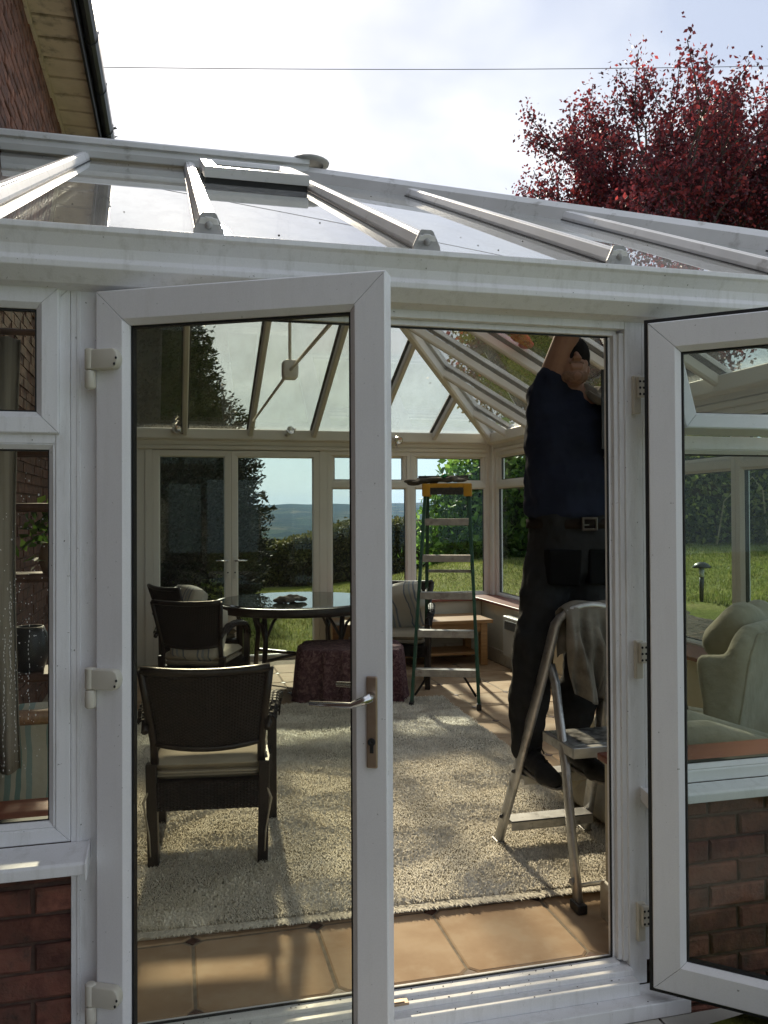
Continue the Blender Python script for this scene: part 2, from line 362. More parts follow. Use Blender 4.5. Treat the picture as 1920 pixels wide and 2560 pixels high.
M['leaf_yellow'] = leaf_mat('yellowing_leaf', (0.10, 0.09, 0.02), (0.17, 0.14, 0.035), (0.24, 0.2, 0.06), 0.45)

# ------------------------------------------------------------------ helpers: meshes
class MB:
    def __init__(s): s.v, s.f = [], []
    def add(s, vs, fs):
        o = len(s.v); s.v += [tuple(p) for p in vs]; s.f += [tuple(i + o for i in f) for f in fs]; return s
    def box(s, x0, x1, y0, y1, z0, z1, T=None):
        vs = [(x, y, z) for x in (x0, x1) for y in (y0, y1) for z in (z0, z1)]
        if T: vs = [T(*p) for p in vs]
        return s.add(vs, [(0, 1, 3, 2), (4, 6, 7, 5), (0, 4, 5, 1), (2, 3, 7, 6), (0, 2, 6, 4), (1, 5, 7, 3)])
    def prism(s, poly, T, a, b):
        """poly (p, q) in section plane, T(p, q, t) -> point, from t=a to t=b"""
        n = len(poly)
        vs = [T(p, q, a) for p, q in poly] + [T(p, q, b) for p, q in poly]
        fs = [(i, (i + 1) % n, n + (i + 1) % n, n + i) for i in range(n)] + [tuple(range(n))[::-1], tuple(range(n, 2 * n))]
        return s.add(vs, fs)
    def beam(s, p0, p1, poly, up):
        p0, p1, up = Vector(p0), Vector(p1), Vector(up)
        ax = (p1 - p0).normalized(); side = ax.cross(up).normalized(); upn = side.cross(ax).normalized()
        L = (p1 - p0).length
        return s.prism(poly, lambda p, q, t: p0 + side * p + upn * q + ax * t, 0, L)
    def tube(s, pts, r, n=8, caps=True):
        pts = [Vector(p) for p in pts]; rs = r if hasattr(r, '__len__') else [r] * len(pts)
        base = len(s.v); prev = None
        for i, p in enumerate(pts):
            t = (pts[min(i + 1, len(pts) - 1)] - pts[max(i - 1, 0)]).normalized()
            if prev is None:
                a = t.orthogonal().normalized()
            else:
                a = (prev - t * prev.dot(t)).normalized()
            prev = a; b = t.cross(a)
            for k in range(n):
                an = 2 * math.pi * k / n
                s.v.append(tuple(p + (a * math.cos(an) + b * math.sin(an)) * rs[i]))
        for i in range(len(pts) - 1):
            for k in range(n):
                s.f.append((base + i * n + k, base + i * n + (k + 1) % n, base + (i + 1) * n + (k + 1) % n, base + (i + 1) * n + k))
        if caps:
            s.f.append(tuple(base + k for k in range(n))[::-1])
            s.f.append(tuple(base + (len(pts) - 1) * n + k for k in range(n)))
        return s
    def ball(s, c, r, T=None, nu=14, nv=9):
        c = Vector(c); rr = r if hasattr(r, '__len__') else (r, r, r)
        vs = []
        for j in range(nv + 1):
            ph = math.pi * j / nv - math.pi / 2
            for k in range(nu):
                th = 2 * math.pi * k / nu
                p = Vector((rr[0] * math.cos(ph) * math.cos(th), rr[1] * math.cos(ph) * math.sin(th), rr[2] * math.sin(ph)))
                if T: p = T @ p
                vs.append(c + p)
        fs = [(j * nu + k, j * nu + (k + 1) % nu, (j + 1) * nu + (k + 1) % nu, (j + 1) * nu + k) for j in range(nv) for k in range(nu)]
        return s.add(vs, fs)
    def capsule(s, a, b, ra, rb, n=14):
        a, b = Vector(a), Vector(b); d = (b - a); L = d.length; ax = d / L
        pts, rs = [], []
        for t in (-0.999, -0.85, -0.5, 0): pts.append(a + ax * ra * t); rs.append(ra * math.sqrt(max(1e-4, 1 - t * t)))
        for t in (0.25, 0.5, 0.75): pts.append(a + d * t); rs.append(ra + (rb - ra) * t)
        for t in (0, 0.5, 0.85, 0.999): pts.append(b + ax * rb * t); rs.append(rb * math.sqrt(max(1e-4, 1 - t * t)))
        return s.tube(pts, rs, n)
    def lathe(s, prof, c, axis=(0, 0, 1), n=20):
        c = Vector(c); ax = Vector(axis).normalized(); a = ax.orthogonal().normalized(); b = ax.cross(a)
        base = len(s.v)
        for r, h in prof:
            for k in range(n):
                an = 2 * math.pi * k / n
                s.v.append(tuple(c + ax * h + (a * math.cos(an) + b * math.sin(an)) * max(r, 1e-4)))
        for i in range(len(prof) - 1):
            for k in range(n):
                s.f.append((base + i * n + k, base + i * n + (k + 1) % n, base + (i + 1) * n + (k + 1) % n, base + (i + 1) * n + k))
        return s
    def mitre(s, u0, u1, z0, z1, prof, T, gap=0.0006, sides=(0, 1, 2, 3)):
        """picture frame: closed profile (inset, depth); four mitred members with a hairline joint"""
        for k in sides:
            vs = []
            for e in (0, 1):
                for i, d in prof:
                    c = [(u0 + i, z0 + i), (u1 - i, z0 + i), (u1 - i, z1 - i), (u0 + i, z1 - i)]
                    a, b = c[k], c[(k + 1) % 4]
                    dx, dz = b[0] - a[0], b[1] - a[1]; L = math.hypot(dx, dz)
                    p = a if e == 0 else b; sg = gap if e == 0 else -gap
                    vs.append(T(p[0] + dx / L * sg, d, p[1] + dz / L * sg))
            n = len(prof)
            s.add(vs, [(j, (j + 1) % n, n + (j + 1) % n, n + j) for j in range(n)] + [tuple(range(n))[::-1], tuple(range(n, 2 * n))])
        return s
    def mesh(s, name):
        me = bpy.data.meshes.new(name); me.from_pydata([tuple(v) for v in s.v], [], s.f)
        bm = bmesh.new(); bm.from_mesh(me); bmesh.ops.recalc_face_normals(bm, faces=bm.faces); bm.to_mesh(me); bm.free()
        return me
    def build(s, name, mat, parent=None, smooth=False, bevel=0.0, seg=2, sub=0, loc=None):
        me = s.mesh(name); me.materials.append(mat)
        o = bpy.data.objects.new(name, me); col.objects.link(o)
        if loc is not None:
            o.location = loc
        if parent is not None: o.parent = parent
        if smooth: me.shade_smooth()
        if bevel:
            b = o.modifiers.new('bevel', 'BEVEL'); b.width = bevel; b.segments = seg; b.limit_method = 'ANGLE'; b.angle_limit = R(40)
        if sub:
            q = o.modifiers.new('sub', 'SUBSURF'); q.levels = sub; q.render_levels = sub
        return o

def np_mesh(name, verts, faces, mat, parent=None, smooth=False):
    """verts (n,3), faces (m,k) all with k corners"""
    me = bpy.data.meshes.new(name)
    nv, (nf, k) = len(verts), faces.shape
    me.vertices.add(nv); me.vertices.foreach_set('co', np.ascontiguousarray(verts, dtype=np.float32).ravel())
    me.loops.add(nf * k); me.loops.foreach_set('vertex_index', np.ascontiguousarray(faces, dtype=np.int32).ravel())
    me.polygons.add(nf)
    me.polygons.foreach_set('loop_start', np.arange(0, nf * k, k, dtype=np.int32))
    me.polygons.foreach_set('loop_total', np.full(nf, k, dtype=np.int32))
    me.update(calc_edges=True)
    if smooth: me.shade_smooth()
    me.materials.append(mat)
    o = bpy.data.objects.new(name, me); col.objects.link(o)
    if parent is not None: o.parent = parent
    return o

def blob(name, mb, mat, parent=None, voxel=0.012, smooth=6, fac=0.5):
    """fuse the overlapping shapes of mb into ONE continuous skin"""
    o = mb.build(name, mat, parent)
    r = o.modifiers.new('fuse', 'REMESH'); r.mode = 'VOXEL'; r.voxel_size = voxel; r.use_smooth_shade = True
    if smooth:
        q = o.modifiers.new('soften', 'SMOOTH'); q.factor = fac; q.iterations = smooth
    return o

def tag(o, label=None, cat=None, group=None, kind=None):
    if label: o['label'] = label
    if cat: o['category'] = cat
    if group: o['group'] = group
    if kind: o['kind'] = kind
    return o

def thing(name, label, cat, loc=(0, 0, 0), rz=0.0, group=None):
    o = bpy.data.objects.new(name, None); col.objects.link(o)
    o.location = loc; o.rotation_euler = (0, 0, rz); o.empty_display_size = 0.2
    return tag(o, label, cat, group)

def dup(o, parent=None):
    c = o.copy(); col.objects.link(c)
    if parent is not None: c.parent = parent
    for ch in list(o.children): dup(ch, c)
    return c

def inst(name, me, loc, parent, rot=(0, 0, 0), scale=(1, 1, 1)):
    o = bpy.data.objects.new(name, me); col.objects.link(o); o.parent = parent
    o.location = loc; o.rotation_euler = rot; o.scale = scale
    return o

# ================================================================== THE SETTING
def ground_h(x, y):
    """garden level: flat by the house, banked up to the right, falling away behind the hedge"""
    P = np.array([(-6, 9, -.15), (0, 9, -.15), (2, 9.4, -.12), (3.6, 9.2, .1), (4.2, 4, .50), (4.3, 6, .52), (4.9, 6.6, .64),
                  (8.2, 11.3, .95), (5.9, 13.8, .60), (5.5, 21.3, -.24), (2.4, 19.9, -.36), (-5, 20, -.4), (12, 8, 1.6), (12, 16, 1.3),
                  (12, 25, .3), (0, -5, -.15), (-5, -5, -.15), (6, 0, .15), (12, 0, .9), (3.6, 2, -.12), (0, 2, -.15), (8, 7, 1.0),
                  (0, 24, -.5), (6, 26, -.5), (-12, 12, -.2), (20, 12, 2.0), (4, 12, .25), (2, 14, -.1), (20, 26, .8)])
    x = np.asarray(x, float); y = np.asarray(y, float)
    d2 = (x[..., None] - P[:, 0]) ** 2 + (y[..., None] - P[:, 1]) ** 2 + 0.35
    w = d2 ** -1.8
    h = (w * P[:, 2]).sum(-1) / w.sum(-1)
    inside = (x < 3.55) & (y > 2.35) & (y < 8.75)
    return np.where(inside, -0.35, h)

def gh(x, y): return float(ground_h(np.array([x]), np.array([y]))[0])

def grid_mesh(name, xs, ys, hf, mat):
    X, Y = np.meshgrid(xs, ys, indexing='ij')
    Z = hf(X, Y)
    v = np.stack([X, Y, Z], -1).reshape(-1, 3)
    nx, ny = len(xs), len(ys)
    i, j = np.meshgrid(np.arange(nx - 1), np.arange(ny - 1), indexing='ij')
    a = (i * ny + j).ravel()
    f = np.stack([a, a + ny, a + ny + 1, a + 1], 1)
    return np_mesh(name, v, f, mat, smooth=True)

def lawn_mat():
    m, nt, out = new_mat('lawn')
    p = nt.nodes.new('ShaderNodeBsdfPrincipled'); p.inputs['Roughness'].default_value = 0.95
    p.inputs['Specular IOR Level'].default_value = 0.15
    a = ramp(nt, noise(nt, 1.1, 5, 0.7), [(0.35, (0.12, 0.15, 0.03)), (0.55, (0.20, 0.22, 0.045)), (0.72, (0.30, 0.27, 0.095))])
    b = ramp(nt, noise(nt, 26, 5, 0.75), [(0.3, (0.55, 0.55, 0.5)), (0.7, (1.3, 1.3, 1.2))])
    nt.links.new(mix_col(nt, 1.0, a, b, 'MULTIPLY'), p.inputs['Base Color'])
    nt.links.new(bump(nt, noise(nt, 40, 6, 0.8), 0.9, 0.04), p.inputs['Normal'])
    nt.links.new(p.outputs[0], out.inputs[0])
    return m
xs = np.concatenate([np.arange(-30, -6, 1.5), np.arange(-6, 14, .25), np.arange(14, 41, 1.5)])
ys = np.concatenate([np.arange(-14, 2, 1.0), np.arange(2, 26, .25), np.arange(26, 31, .5)])
def near_ground(X, Y):
    h = ground_h(X, Y)
    edge = np.clip((Y - 25) / 5, 0, 1)
    return h - 3.2 * edge ** 1.5
tag(grid_mesh('ground', xs, ys, near_ground, lawn_mat()), kind='structure')

# valley and far hills, one sheet out to the horizon
def hill_mat():
    m, nt, out = new_mat('far_fields')
    p = nt.nodes.new('ShaderNodeBsdfPrincipled'); p.inputs['Roughness'].default_value = 1.0; p.inputs['Specular IOR Level'].default_value = 0.0
    t = nt.nodes.new('ShaderNodeNewGeometry')
    v = nt.nodes.new('ShaderNodeTexVoronoi'); v.inputs['Scale'].default_value = 0.0042
    nt.links.new(t.outputs['Position'], v.inputs['Vector'])
    s = nt.nodes.new('ShaderNodeSeparateColor'); nt.links.new(v.outputs['Color'], s.inputs[0])
    fields = ramp(nt, s.outputs[0], [(0.0, (0.025, 0.042, 0.015)), (0.4, (0.045, 0.058, 0.022)), (0.62, (0.115, 0.095, 0.05)), (0.85, (0.05, 0.06, 0.022))])
    woods = ramp(nt, noise(nt, 0.0055, 6, 0.65, coord='World'), [(0.45, (0, 0, 0)), (0.49, (1, 1, 1))])
    nt.links.new(mix_col(nt, woods, fields, (0.012, 0.021, 0.010)), p.inputs['Base Color'])
    nt.links.new(p.outputs[0], out.inputs[0])
    return m
def hills():
    rs = np.concatenate([np.linspace(26, 60, 6), np.geomspace(70, 9000, 70)])
    an = np.linspace(R(-60), R(75), 260)
    A, Q = np.meshgrid(an, rs, indexing='ij')
    X, Y = Q * np.sin(A), Q * np.cos(A)
    def fbm(sc_, seed):
        r2 = np.random.default_rng(seed); z = np.zeros_like(X)
        for o in range(6):
            for _ in range(3):
                th = r2.uniform(0, 6.28); ph = r2.uniform(0, 6.28); k = sc_ * 2 ** o
                z += np.sin((X * np.cos(th) + Y * np.sin(th)) * k + ph) / 2 ** o / 3
        return z
    fall = -4.5 - 60 * np.clip((Q - 40) / 800, 0, 1) ** 0.8
    rise = np.clip((Q - 2300) / 2900, 0, 1); rise = rise * rise * (3 - 2 * rise)
    Z = fall + rise * (120 + 12 * fbm(0.0011, 3)) + np.clip((Q - 100) / 1500, 0, 1) * 7 * fbm(0.0035, 5) * (1 - 0.5 * rise)
    Z -= np.clip((Q - 6000) / 2000, 0, 1) * 110
    wood = np.clip((Q - 700) / 600, 0, 1) * np.maximum(0, fbm(0.012, 9)) * 10
    Z += wood
    v = np.stack([X, Y, Z], -1).reshape(-1, 3)
    n, k = A.shape
    i, j = np.meshgrid(np.arange(n - 1), np.arange(k - 1), indexing='ij')
    a = (i * k + j).ravel()
    f = np.stack([a, a + k, a + k + 1, a + 1], 1)
    o = np_mesh('hills', v, f, hill_mat(), smooth=True)
    tag(o, kind='structure')
hills()

# unseen pale paving by the doors, added to bounce light onto the facade
pav = MB()
r_p = random.Random(3)
for i in range(-2, 12):
    for j in range(0, 20):
        x, y = -.9 + .602 * i, 2.40 - .452 * (j + 1)
        if x > -1.02: pav.box(x, x + .594, y, y + .444, -.16, -.128 + r_p.uniform(-.002, .002))
tag(pav.build('patio_bounce', pbr('pale_paving', (0.40, 0.385, 0.345), (0.50, 0.48, 0.43), scale=3, rough=0.9, coord='World', islrand=.12, bs=.3)), kind='structure')
# soil bed against the right hand wall
def soil_bed():
    xs_, ys_ = np.linspace(3.5, 4.95, 40), np.linspace(2.0, 9.3, 150)
    def hf(X, Y):
        r2 = np.random.default_rng(4); z = np.zeros_like(X)
        for o in range(5):
            for _ in range(4):
                th = r2.uniform(0, 6.28); k = 4.5 * 1.9 ** o
                z += np.sin((X * np.cos(th) + Y * np.sin(th)) * k + r2.uniform(0, 6)) / 2.0 ** o
        hgt = ground_h(np.maximum(X, 3.75), Y)
        e = np.clip((4.9 - X) / .25, 0, 1)
        return hgt - .03 + e * (.05 + .014 * z)
    return tag(grid_mesh('soil_bed', xs_, ys_, hf, M['soil']), kind='structure')
soil_bed()

# ------------------------------------------------------------------ house on the left
HX = -1.04
house = thing('house', 'old red brick house whose eaves overhang the upper left corner', 'house', (HX, 5.0, -.15))
def H(x, y, z): return (x - HX, y - 5.0, z + .15)
MB().box(-8, HX - .012, -9.0, 8.55, -.3, 5.2, H).build('wall', M['mortar_house'], house)
def brick_mesh(name, L, hgt, dep, seed):
    r_ = random.Random(seed); b = MB()
    vs = []
    for x in (0, L):
        for y in (0, dep):
            for z in (0, hgt):
                vs.append((x + r_.uniform(-.002, .002), y + (r_.uniform(-.0025, .0025) if y == 0 else 0), z + r_.uniform(-.0015, .0015)))
    b.add(vs, [(0, 1, 3, 2), (4, 6, 7, 5), (0, 4, 5, 1), (2, 3, 7, 6), (0, 2, 6, 4), (1, 5, 7, 3)])
    me = b.mesh(name)
    bm = bmesh.new(); bm.from_mesh(me)
    fe = [e_ for e_ in bm.edges if all(abs(v_.co.y) < .004 for v_ in e_.verts)]
    bmesh.ops.bevel(bm, geom=fe, offset=.006, segments=1, affect='EDGES')
    for v_ in bm.verts:
        v_.co.x += r_.uniform(-.0022, .0022); v_.co.z += r_.uniform(-.0022, .0022)
    bm.to_mesh(me); bm.free()
    return me
house_wall = next(c for c in house.children if c.name.startswith('wall'))
hb = []
for k in range(4):
    me = brick_mesh('brick', .215, .065, .03, 20 + k); me.materials.append(M['brick_old']); hb.append(me)
def brick_cells(y0, y1, z0, z1):
    out_ = []
    r0_ = int(math.floor((z0 + .15) / .075)); r1_ = int((z1 + .15) / .075)
    for r in range(r0_, r1_):
        off = .1125 * (r % 2)
        for q in range(int((y0 - off) / .225) , int((y1 - off) / .225)):
            out_.append((q * .225 + off, r * .075 - .15))
    return out_
cells_up = [c for c in brick_cells(5.0, 8.55, 3.95, 5.18) if c[0] + .215 < 8.55]
cells_in = [c for c in brick_cells(2.7, 8.3, 0.0, 3.95)]
cells_in.sort(key=lambda c: abs(c[0] - 3.2) + 0.8 * abs(c[1] - 1.6))
cells = cells_up + cells_in
for y, z in cells[:298]:
    o = bpy.data.objects.new('brick', random.choice(hb)); col.objects.link(o); o.parent = house_wall
    p = H(HX, y, z); o.location = p; o.rotation_euler = (0, 0, R(90)); o.location.x += random.uniform(-.005, .006)
rest = MB()
for y, z in cells[298:]:
    x = random.uniform(-.005, .006)
    rest.box(HX - .03, HX + x, y, y + .215, z, z + .065, H)
tag(rest.build('brickwork', M['brick_old'], house_wall), kind='stuff')
# sprocketed eaves: flat soffit boards in strips, fascia, gutter
GX = -.655
eav = MB().box(HX, GX - .05, -9, 8.56, 5.20, 5.225, H).build('soffit', M['soffit'], house)
for k in range(16):
    y1 = 8.55 - k * .30
    MB().box(HX + .02, GX - .055, y1 - .26, y1, 5.165, 5.198, H).build('soffit_board', M['soffit'], house, bevel=.006)
MB().box(HX - .005, HX + .02, -9, 8.56, 5.12, 5.2, H).build('wall_plate', M['soffit'], house)
MB().box(GX - .05, GX - .028, -9, 8.62, 5.10, 5.34, H).build('fascia', M['black_pl'], house, bevel=.003)
gp = [(.0, .0), (.0, -.05), (.02, -.085), (.05, -.10), (.08, -.085), (.10, -.05), (.10, .01), (.094, .01), (.092, -.045), (.074, -.078), (.05, -.09), (.026, -.078), (.008, -.045), (.008, .0)]
gut = MB().prism(gp, lambda p, q, t: H(GX - .025 + p, t, 5.27 + q), -9, 8.66).build('gutter', M['black_pl'], house)
for k in range(12):
    y = 8.4 - k * .8
    MB().prism([(a * 1.06 - .003, b * 1.06 - .004) for a, b in gp[:7]] + [(.106, .012), (.0, .012)], lambda p, q, t: H(GX - .025 + p, t, 5.27 + q), y, y + .03).build('gutter_bracket', M['black_pl'], gut)
MB().box(HX - .05, GX + .06, 8.55, 8.62, 5.02, 5.36, H).build('end_board', M['black_pl'], house, bevel=.004)
MB().tube([H(GX + .02, 8.5, 5.2), H(GX, 8.52, 5.05), H(GX - .2, 8.58, 4.85), H(HX + .06, 8.62, 4.6), H(HX + .06, 8.62, 0)], .034, 10).build('downpipe', M['black_pl'], house, smooth=True)
rf = MB(); rf.add([H(GX + .03, -9, 5.34), H(GX + .03, 8.66, 5.34), H(-5, 8.66, 8.6), H(-5, -9, 8.6), H(GX + .03, -9, 5.40), H(GX + .03, 8.66, 5.40), H(-5, 8.66, 8.68), H(-5, -9, 8.68)],
        [(0, 1, 2, 3), (4, 7, 6, 5), (0, 4, 5, 1), (1, 5, 6, 2), (2, 6, 7, 3), (3, 7, 4, 0)])
rf.build('roof', M['rooftile'], house)
MB().add([H(HX, 8.5, 5.2), H(-5, 8.5, 8.6), H(-8, 8.5, 5.2), H(HX, 8.2, 5.2), H(-5, 8.2, 8.6), H(-8, 8.2, 5.2)], [(0, 1, 2), (3, 5, 4), (0, 3, 4, 1), (1, 4, 5, 2), (0, 2, 5, 3)]).build('gable', M['brick_old'], house)

# ------------------------------------------------------------------ floor
floor = tag(MB().box(HX, 3.45, 2.5725, 8.62, -.12, -.004).build('floor', M['grout']), kind='structure')
def tile_mesh(seed):
    r_ = random.Random(seed); s = .4365 / 2 - .0052; c = .026
    pts = []
    for (a, b) in ((-s, -s + c), (-s + c, -s), (s - c, -s), (s, -s + c), (s, s - c), (s - c, s), (-s + c, s), (-s, s - c)):
        pts.append((a + r_.uniform(-.0015, .0015), b + r_.uniform(-.0015, .0015)))
    b = MB(); n = 8
    vs = [(x, y, -.012) for x, y in pts] + [(x, y, -.0035) for x, y in pts] + [(x * .975, y * .975, 0.0) for x, y in pts]
    fs = [(i, (i + 1) % n, n + (i + 1) % n, n + i) for i in range(n)] + [(n + i, n + (i + 1) % n, 2 * n + (i + 1) % n, 2 * n + i) for i in range(n)] + [tuple(range(16, 24))]
    b.add(vs, fs); me = b.mesh('floor_tile'); me.materials.append(M['tile']); return me
tms = [tile_mesh(k) for k in range(3)]
b = MB().box(-.0175, .0175, -.0175, .0175, -.012, -.0008); ins = b.mesh('inset_tile'); ins.materials.append(M['tile_inset'])
PX, PY, TP = .0575, 2.5725, .4365
for i in range(-3, 8):
    for j in range(0, 13):
        x, y = PX + TP * i, PY + TP * j
        inst('inset_tile', ins, (x, y, 0), floor, (0, 0, R(45)))
        if -1.0 < x + TP / 2 < 3.3 and y + TP / 2 < 8.5:
            inst('floor_tile', random.choice(tms), (x + TP / 2, y + TP / 2, random.uniform(-.001, .0008)), floor, (0, 0, random.choice((0, 1, 2, 3)) * R(90)))
for i in range(-3, 8):      # cut row against the threshold
    x = PX + TP * i
    MB().box(x + .004, x + TP - .004, 2.5735, 2.579, -.012, -.0005).build('cut_tile', M['tile'], floor, bevel=.003)

# ================================================================== CONSERVATORY
cons = thing('conservatory', 'white framed glazed conservatory with its double doors standing open', 'conservatory', (1.2, 5.5, 0))
CO = Vector((1.2, 5.5, 0))
def cb(mb, name, mat, parent=None, **k):
    """build in world coordinates under the conservatory (or one of its parts that sits at its origin)"""
    mb.v = [tuple(Vector(p) - CO) for p in mb.v]
    return mb.build(name, mat, parent or cons, **k)
TF = lambda u, d, z: (u, 2.5 + d, z)          # front wall
TB = lambda u, d, z: (u, 8.63 - d, z)         # back wall
TR = lambda u, d, z: (3.45 - d, u, z)         # right wall

FR_OUT = [(0, .003), (.003, 0), (.038, 0), (.042, .004), (.042, .066), (.038, .07), (0, .07)]
BEAD = lambda i0: [(i0, .004), (i0 + .003, .002), (i0 + .016, .014), (i0 + .016, .024), (i0, .024)]
def sash_prof(w, off=0.0, th=.062):
    return [(0, off + .004), (.004, off), (w, off), (w + .003, off + .003), (w + .016, off + .016), (w + .016, off + .022), (w + .004, off + .022), (w + .004, off + th - .02),
            (w + .016, off + th - .02), (w + .016, off + th - .016), (w, off + th - .004), (w - .004, off + th), (.004, off + th), (0, off + th - .004)]
def window(T, u0, u1, z0, z1, zt, pane_mat, mat, open_deg=0, sash_w=.05, handle=True):
    fr = MB()
    fr.mitre(u0, u1, z0, z1, FR_OUT, T)
    fr.box(u0 + .042, u1 - .042, .001, .069, zt - .022, zt + .022, T)
    W = cb(fr, 'window', mat, bevel=.0015)
    # fixed lower light: bead, gasket, pane
    a0, a1, b0, b1 = u0 + .0415, u1 - .0415, z0 + .0415, zt - .0215
    cb(MB().mitre(a0, a1, b0, b1, [(0, .006), (.004, .003), (.017, .016), (.017, .022), (0, .022)], T), 'bead', mat, W)
    cb(MB().mitre(a0, a1, b0, b1, [(0, .048), (.017, .048), (.017, .052), (.004, .064), (0, .064)], T), 'bead', mat, W)
    cb(MB().mitre(a0, a1, b0, b1, [(.002, .0225), (.021, .0225), (.021, .0475), (.002, .0475)], T, 0), 'gasket', M['gasket'], W)
    cb(MB().box(a0 + .012, a1 - .012, .024, .046, b0 + .012, b1 - .012, T), 'pane', pane_mat, W)
    # top hung sash, standing proud of the frame
    s0, s1, t0, t1 = u0 + .028, u1 - .028, zt + .004, z1 - .004
    ca, sa = math.cos(R(open_deg)), math.sin(R(open_deg))
    def S(u, d, z):
        dz, dd = z - t1, d
        return T(u, dd * ca + dz * sa, t1 + dz * ca - dd * sa)
    sh = cb(MB().mitre(s0, s1, t0, t1, sash_prof(sash_w, -.016), S), 'sash', mat, W, bevel=.001)
    w = sash_w + .012
    cb(MB().mitre(s0, s1, t0, t1, [(w, .0065), (w + .009, .0065), (w + .009, .025), (w, .025)], S, 0), 'gasket', M['gasket'], W)
    cb(MB().box(s0 + w + .004, s1 - w - .004, .0075, .024, t0 + w + .004, t1 - w - .004, S), 'pane', pane_mat, W)
    if handle:
        um = (s0 + s1) / 2
        hb_ = MB().box(um - .035, um + .035, .046, .058, t0 + .018, t0 + .040, S)
        hb_.box(um - .012, um + .085, .058, .068, t0 + .022, t0 + .036, S)
        cb(hb_, 'handle', M['metal'], W, bevel=.003)
    if open_deg:
        for u in (s0 + .01, s1 - .01):
            cb(MB().tube([S(u, .02, t1 - .12), T(u, .03, t1 - .20), T(u, .035, t1 - .24)], .006, 6), 'stay', M['metal'], W)
    return W

# front: window left of the doors, window right of them (its fanlight hangs open)
w1 = window(TF, -1.03, -.2885, .575, 2.145, 1.7225, M['glass'], M['pvc_out'], sash_w=.046, handle=True)
w2 = window(TF, 1.565, 2.46, .575, 2.145, 1.735, M['glass'], M['pvc'], open_deg=20, sash_w=.046)
w2b = window(TF, 2.462, 3.40, .575, 2.145, 1.735, M['glass'], M['pvc'], sash_w=.046)
# back: two windows right of the garden doors
for a, c in ((1.545, 2.452), (2.454, 3.345)):
    window(TB, a, c, .575, 2.145, 1.79, M['glass_far'], M['pvc_in'], sash_w=.040)
# right hand wall: three windows
for a, c in ((2.62, 4.478), (4.482, 6.45), (6.452, 8.47)):
    window(TR, a, c, .575, 2.145, 1.79, M['glass_far'], M['pvc_in'], sash_w=.040)

# posts, head boards, eaves beams
cb(MB().box(-.2875, -.2105, 2.503, 2.57, .0, 2.16).box(-.272, -.262, 2.499, 2.505, .0, 2.16), 'post', M['pvc_out'], bevel=.0015)
cb(MB().box(1.53, 1.5645, 2.503, 2.57, .0, 2.16).box(1.543, 1.549, 2.5, 2.505, .0, 2.16), 'post', M['pvc_out'], bevel=.0015)
cb(MB().box(3.40, 3.47, 2.49, 2.58, .0, 2.3), 'post', M['pvc_out'], bevel=.003)
cb(MB().box(3.345, 3.46, 8.47, 8.64, .575, 2.3), 'post', M['pvc_in'], bevel=.008)
cb(MB().box(HX + .02, 3.46, 2.504, 2.575, 2.1465, 2.31), 'head_board', M['pvc_out'], bevel=.002)
cb(MB().box(HX + .02, 3.345, 8.56, 8.63, 2.1465, 2.31), 'head_board', M['pvc_in'])
cb(MB().box(3.38, 3.45, 2.58, 8.47, 2.1465, 2.31), 'head_board', M['pvc_in'])
EB = [(0, 2.205), (.022, 2.195), (.022, 2.235), (.075, 2.245), (.082, 2.255), (.082, 2.345), (.07, 2.352), (0, 2.352)]
def eaves(T, u0, u1):
    e_ = cb(MB().prism(EB, lambda p, q, t: T(t, .07 + p, q), u0, u1), 'eaves_beam', M['pvc_in'], bevel=.002)
    cb(MB().prism([(0, 2.150), (.012, 2.150), (.016, 2.158), (.016, 2.188), (0, 2.192)], lambda p, q, t: T(t, .07 + p, q), u0, u1), 'eaves_trim', M['pvc_in'])
eaves(TF, HX + .02, 3.36); eaves(TB, HX + .02, 3.30); eaves(TR, 2.66, 8.48)

# gutter along the front, and plain ones on the other eaves
GP = [(-.115, .286), (-.131, .286), (-.131, .270), (-.122, .262), (-.104, .232), (-.098, .206), (-.106, .192), (-.103, .176), (-.06, .142), (.0035, .136), (.0035, .292), (-.05, .296), (-.09, .285)]
cb(MB().prism([(p, q + 2.0) for p, q in GP], lambda p, q, t: TF(t, p, q), HX - .02, 3.62), 'gutter', M['pvc_out'], bevel=.002, smooth=False)
cb(MB().prism([(p, q + 2.0) for p, q in GP], lambda p, q, t: TB(t, p, q), HX - .02, 3.62), 'gutter', M['pvc_out'])
cb(MB().prism([(p, q + 2.0) for p, q in GP], lambda p, q, t: TR(t, p, q), 2.37, 8.76), 'gutter', M['pvc_out'])

# ---- door frame (opening) : jambs, head, threshold
cb(MB().box(-.2095, -.165, 2.502, 2.572, -.075, 2.145).box(-.165, -.150, 2.53, 2.572, .004, 2.091), 'door_jamb', M['pvc_out'], bevel=.002)
cb(MB().box(1.466, 1.529, 2.502, 2.572, -.075, 2.145).box(1.450, 1.466, 2.512, 2.572, .0, 2.10).box(1.436, 1.450, 2.524, 2.572, .0, 2.096).box(1.4265, 1.436, 2.545, 2.572, .0, 2.092), 'door_jamb', M['pvc_out'], bevel=.0015)
cb(MB().box(-.1645, 1.4655, 2.502, 2.572, 2.112, 2.1455).box(-.1645, 1.4495, 2.530, 2.571, 2.094, 2.112), 'door_head', M['pvc_out'], bevel=.002)
cb(MB().box(-.1645, 1.4655, 2.440, 2.572, -.075, -.030).box(-.1645, 1.4655, 2.478, 2.571, -.030, -.012).box(-.15, 1.4355, 2.512, 2.570, -.012, .0), 'threshold', M['pvc_out'], bevel=.003)
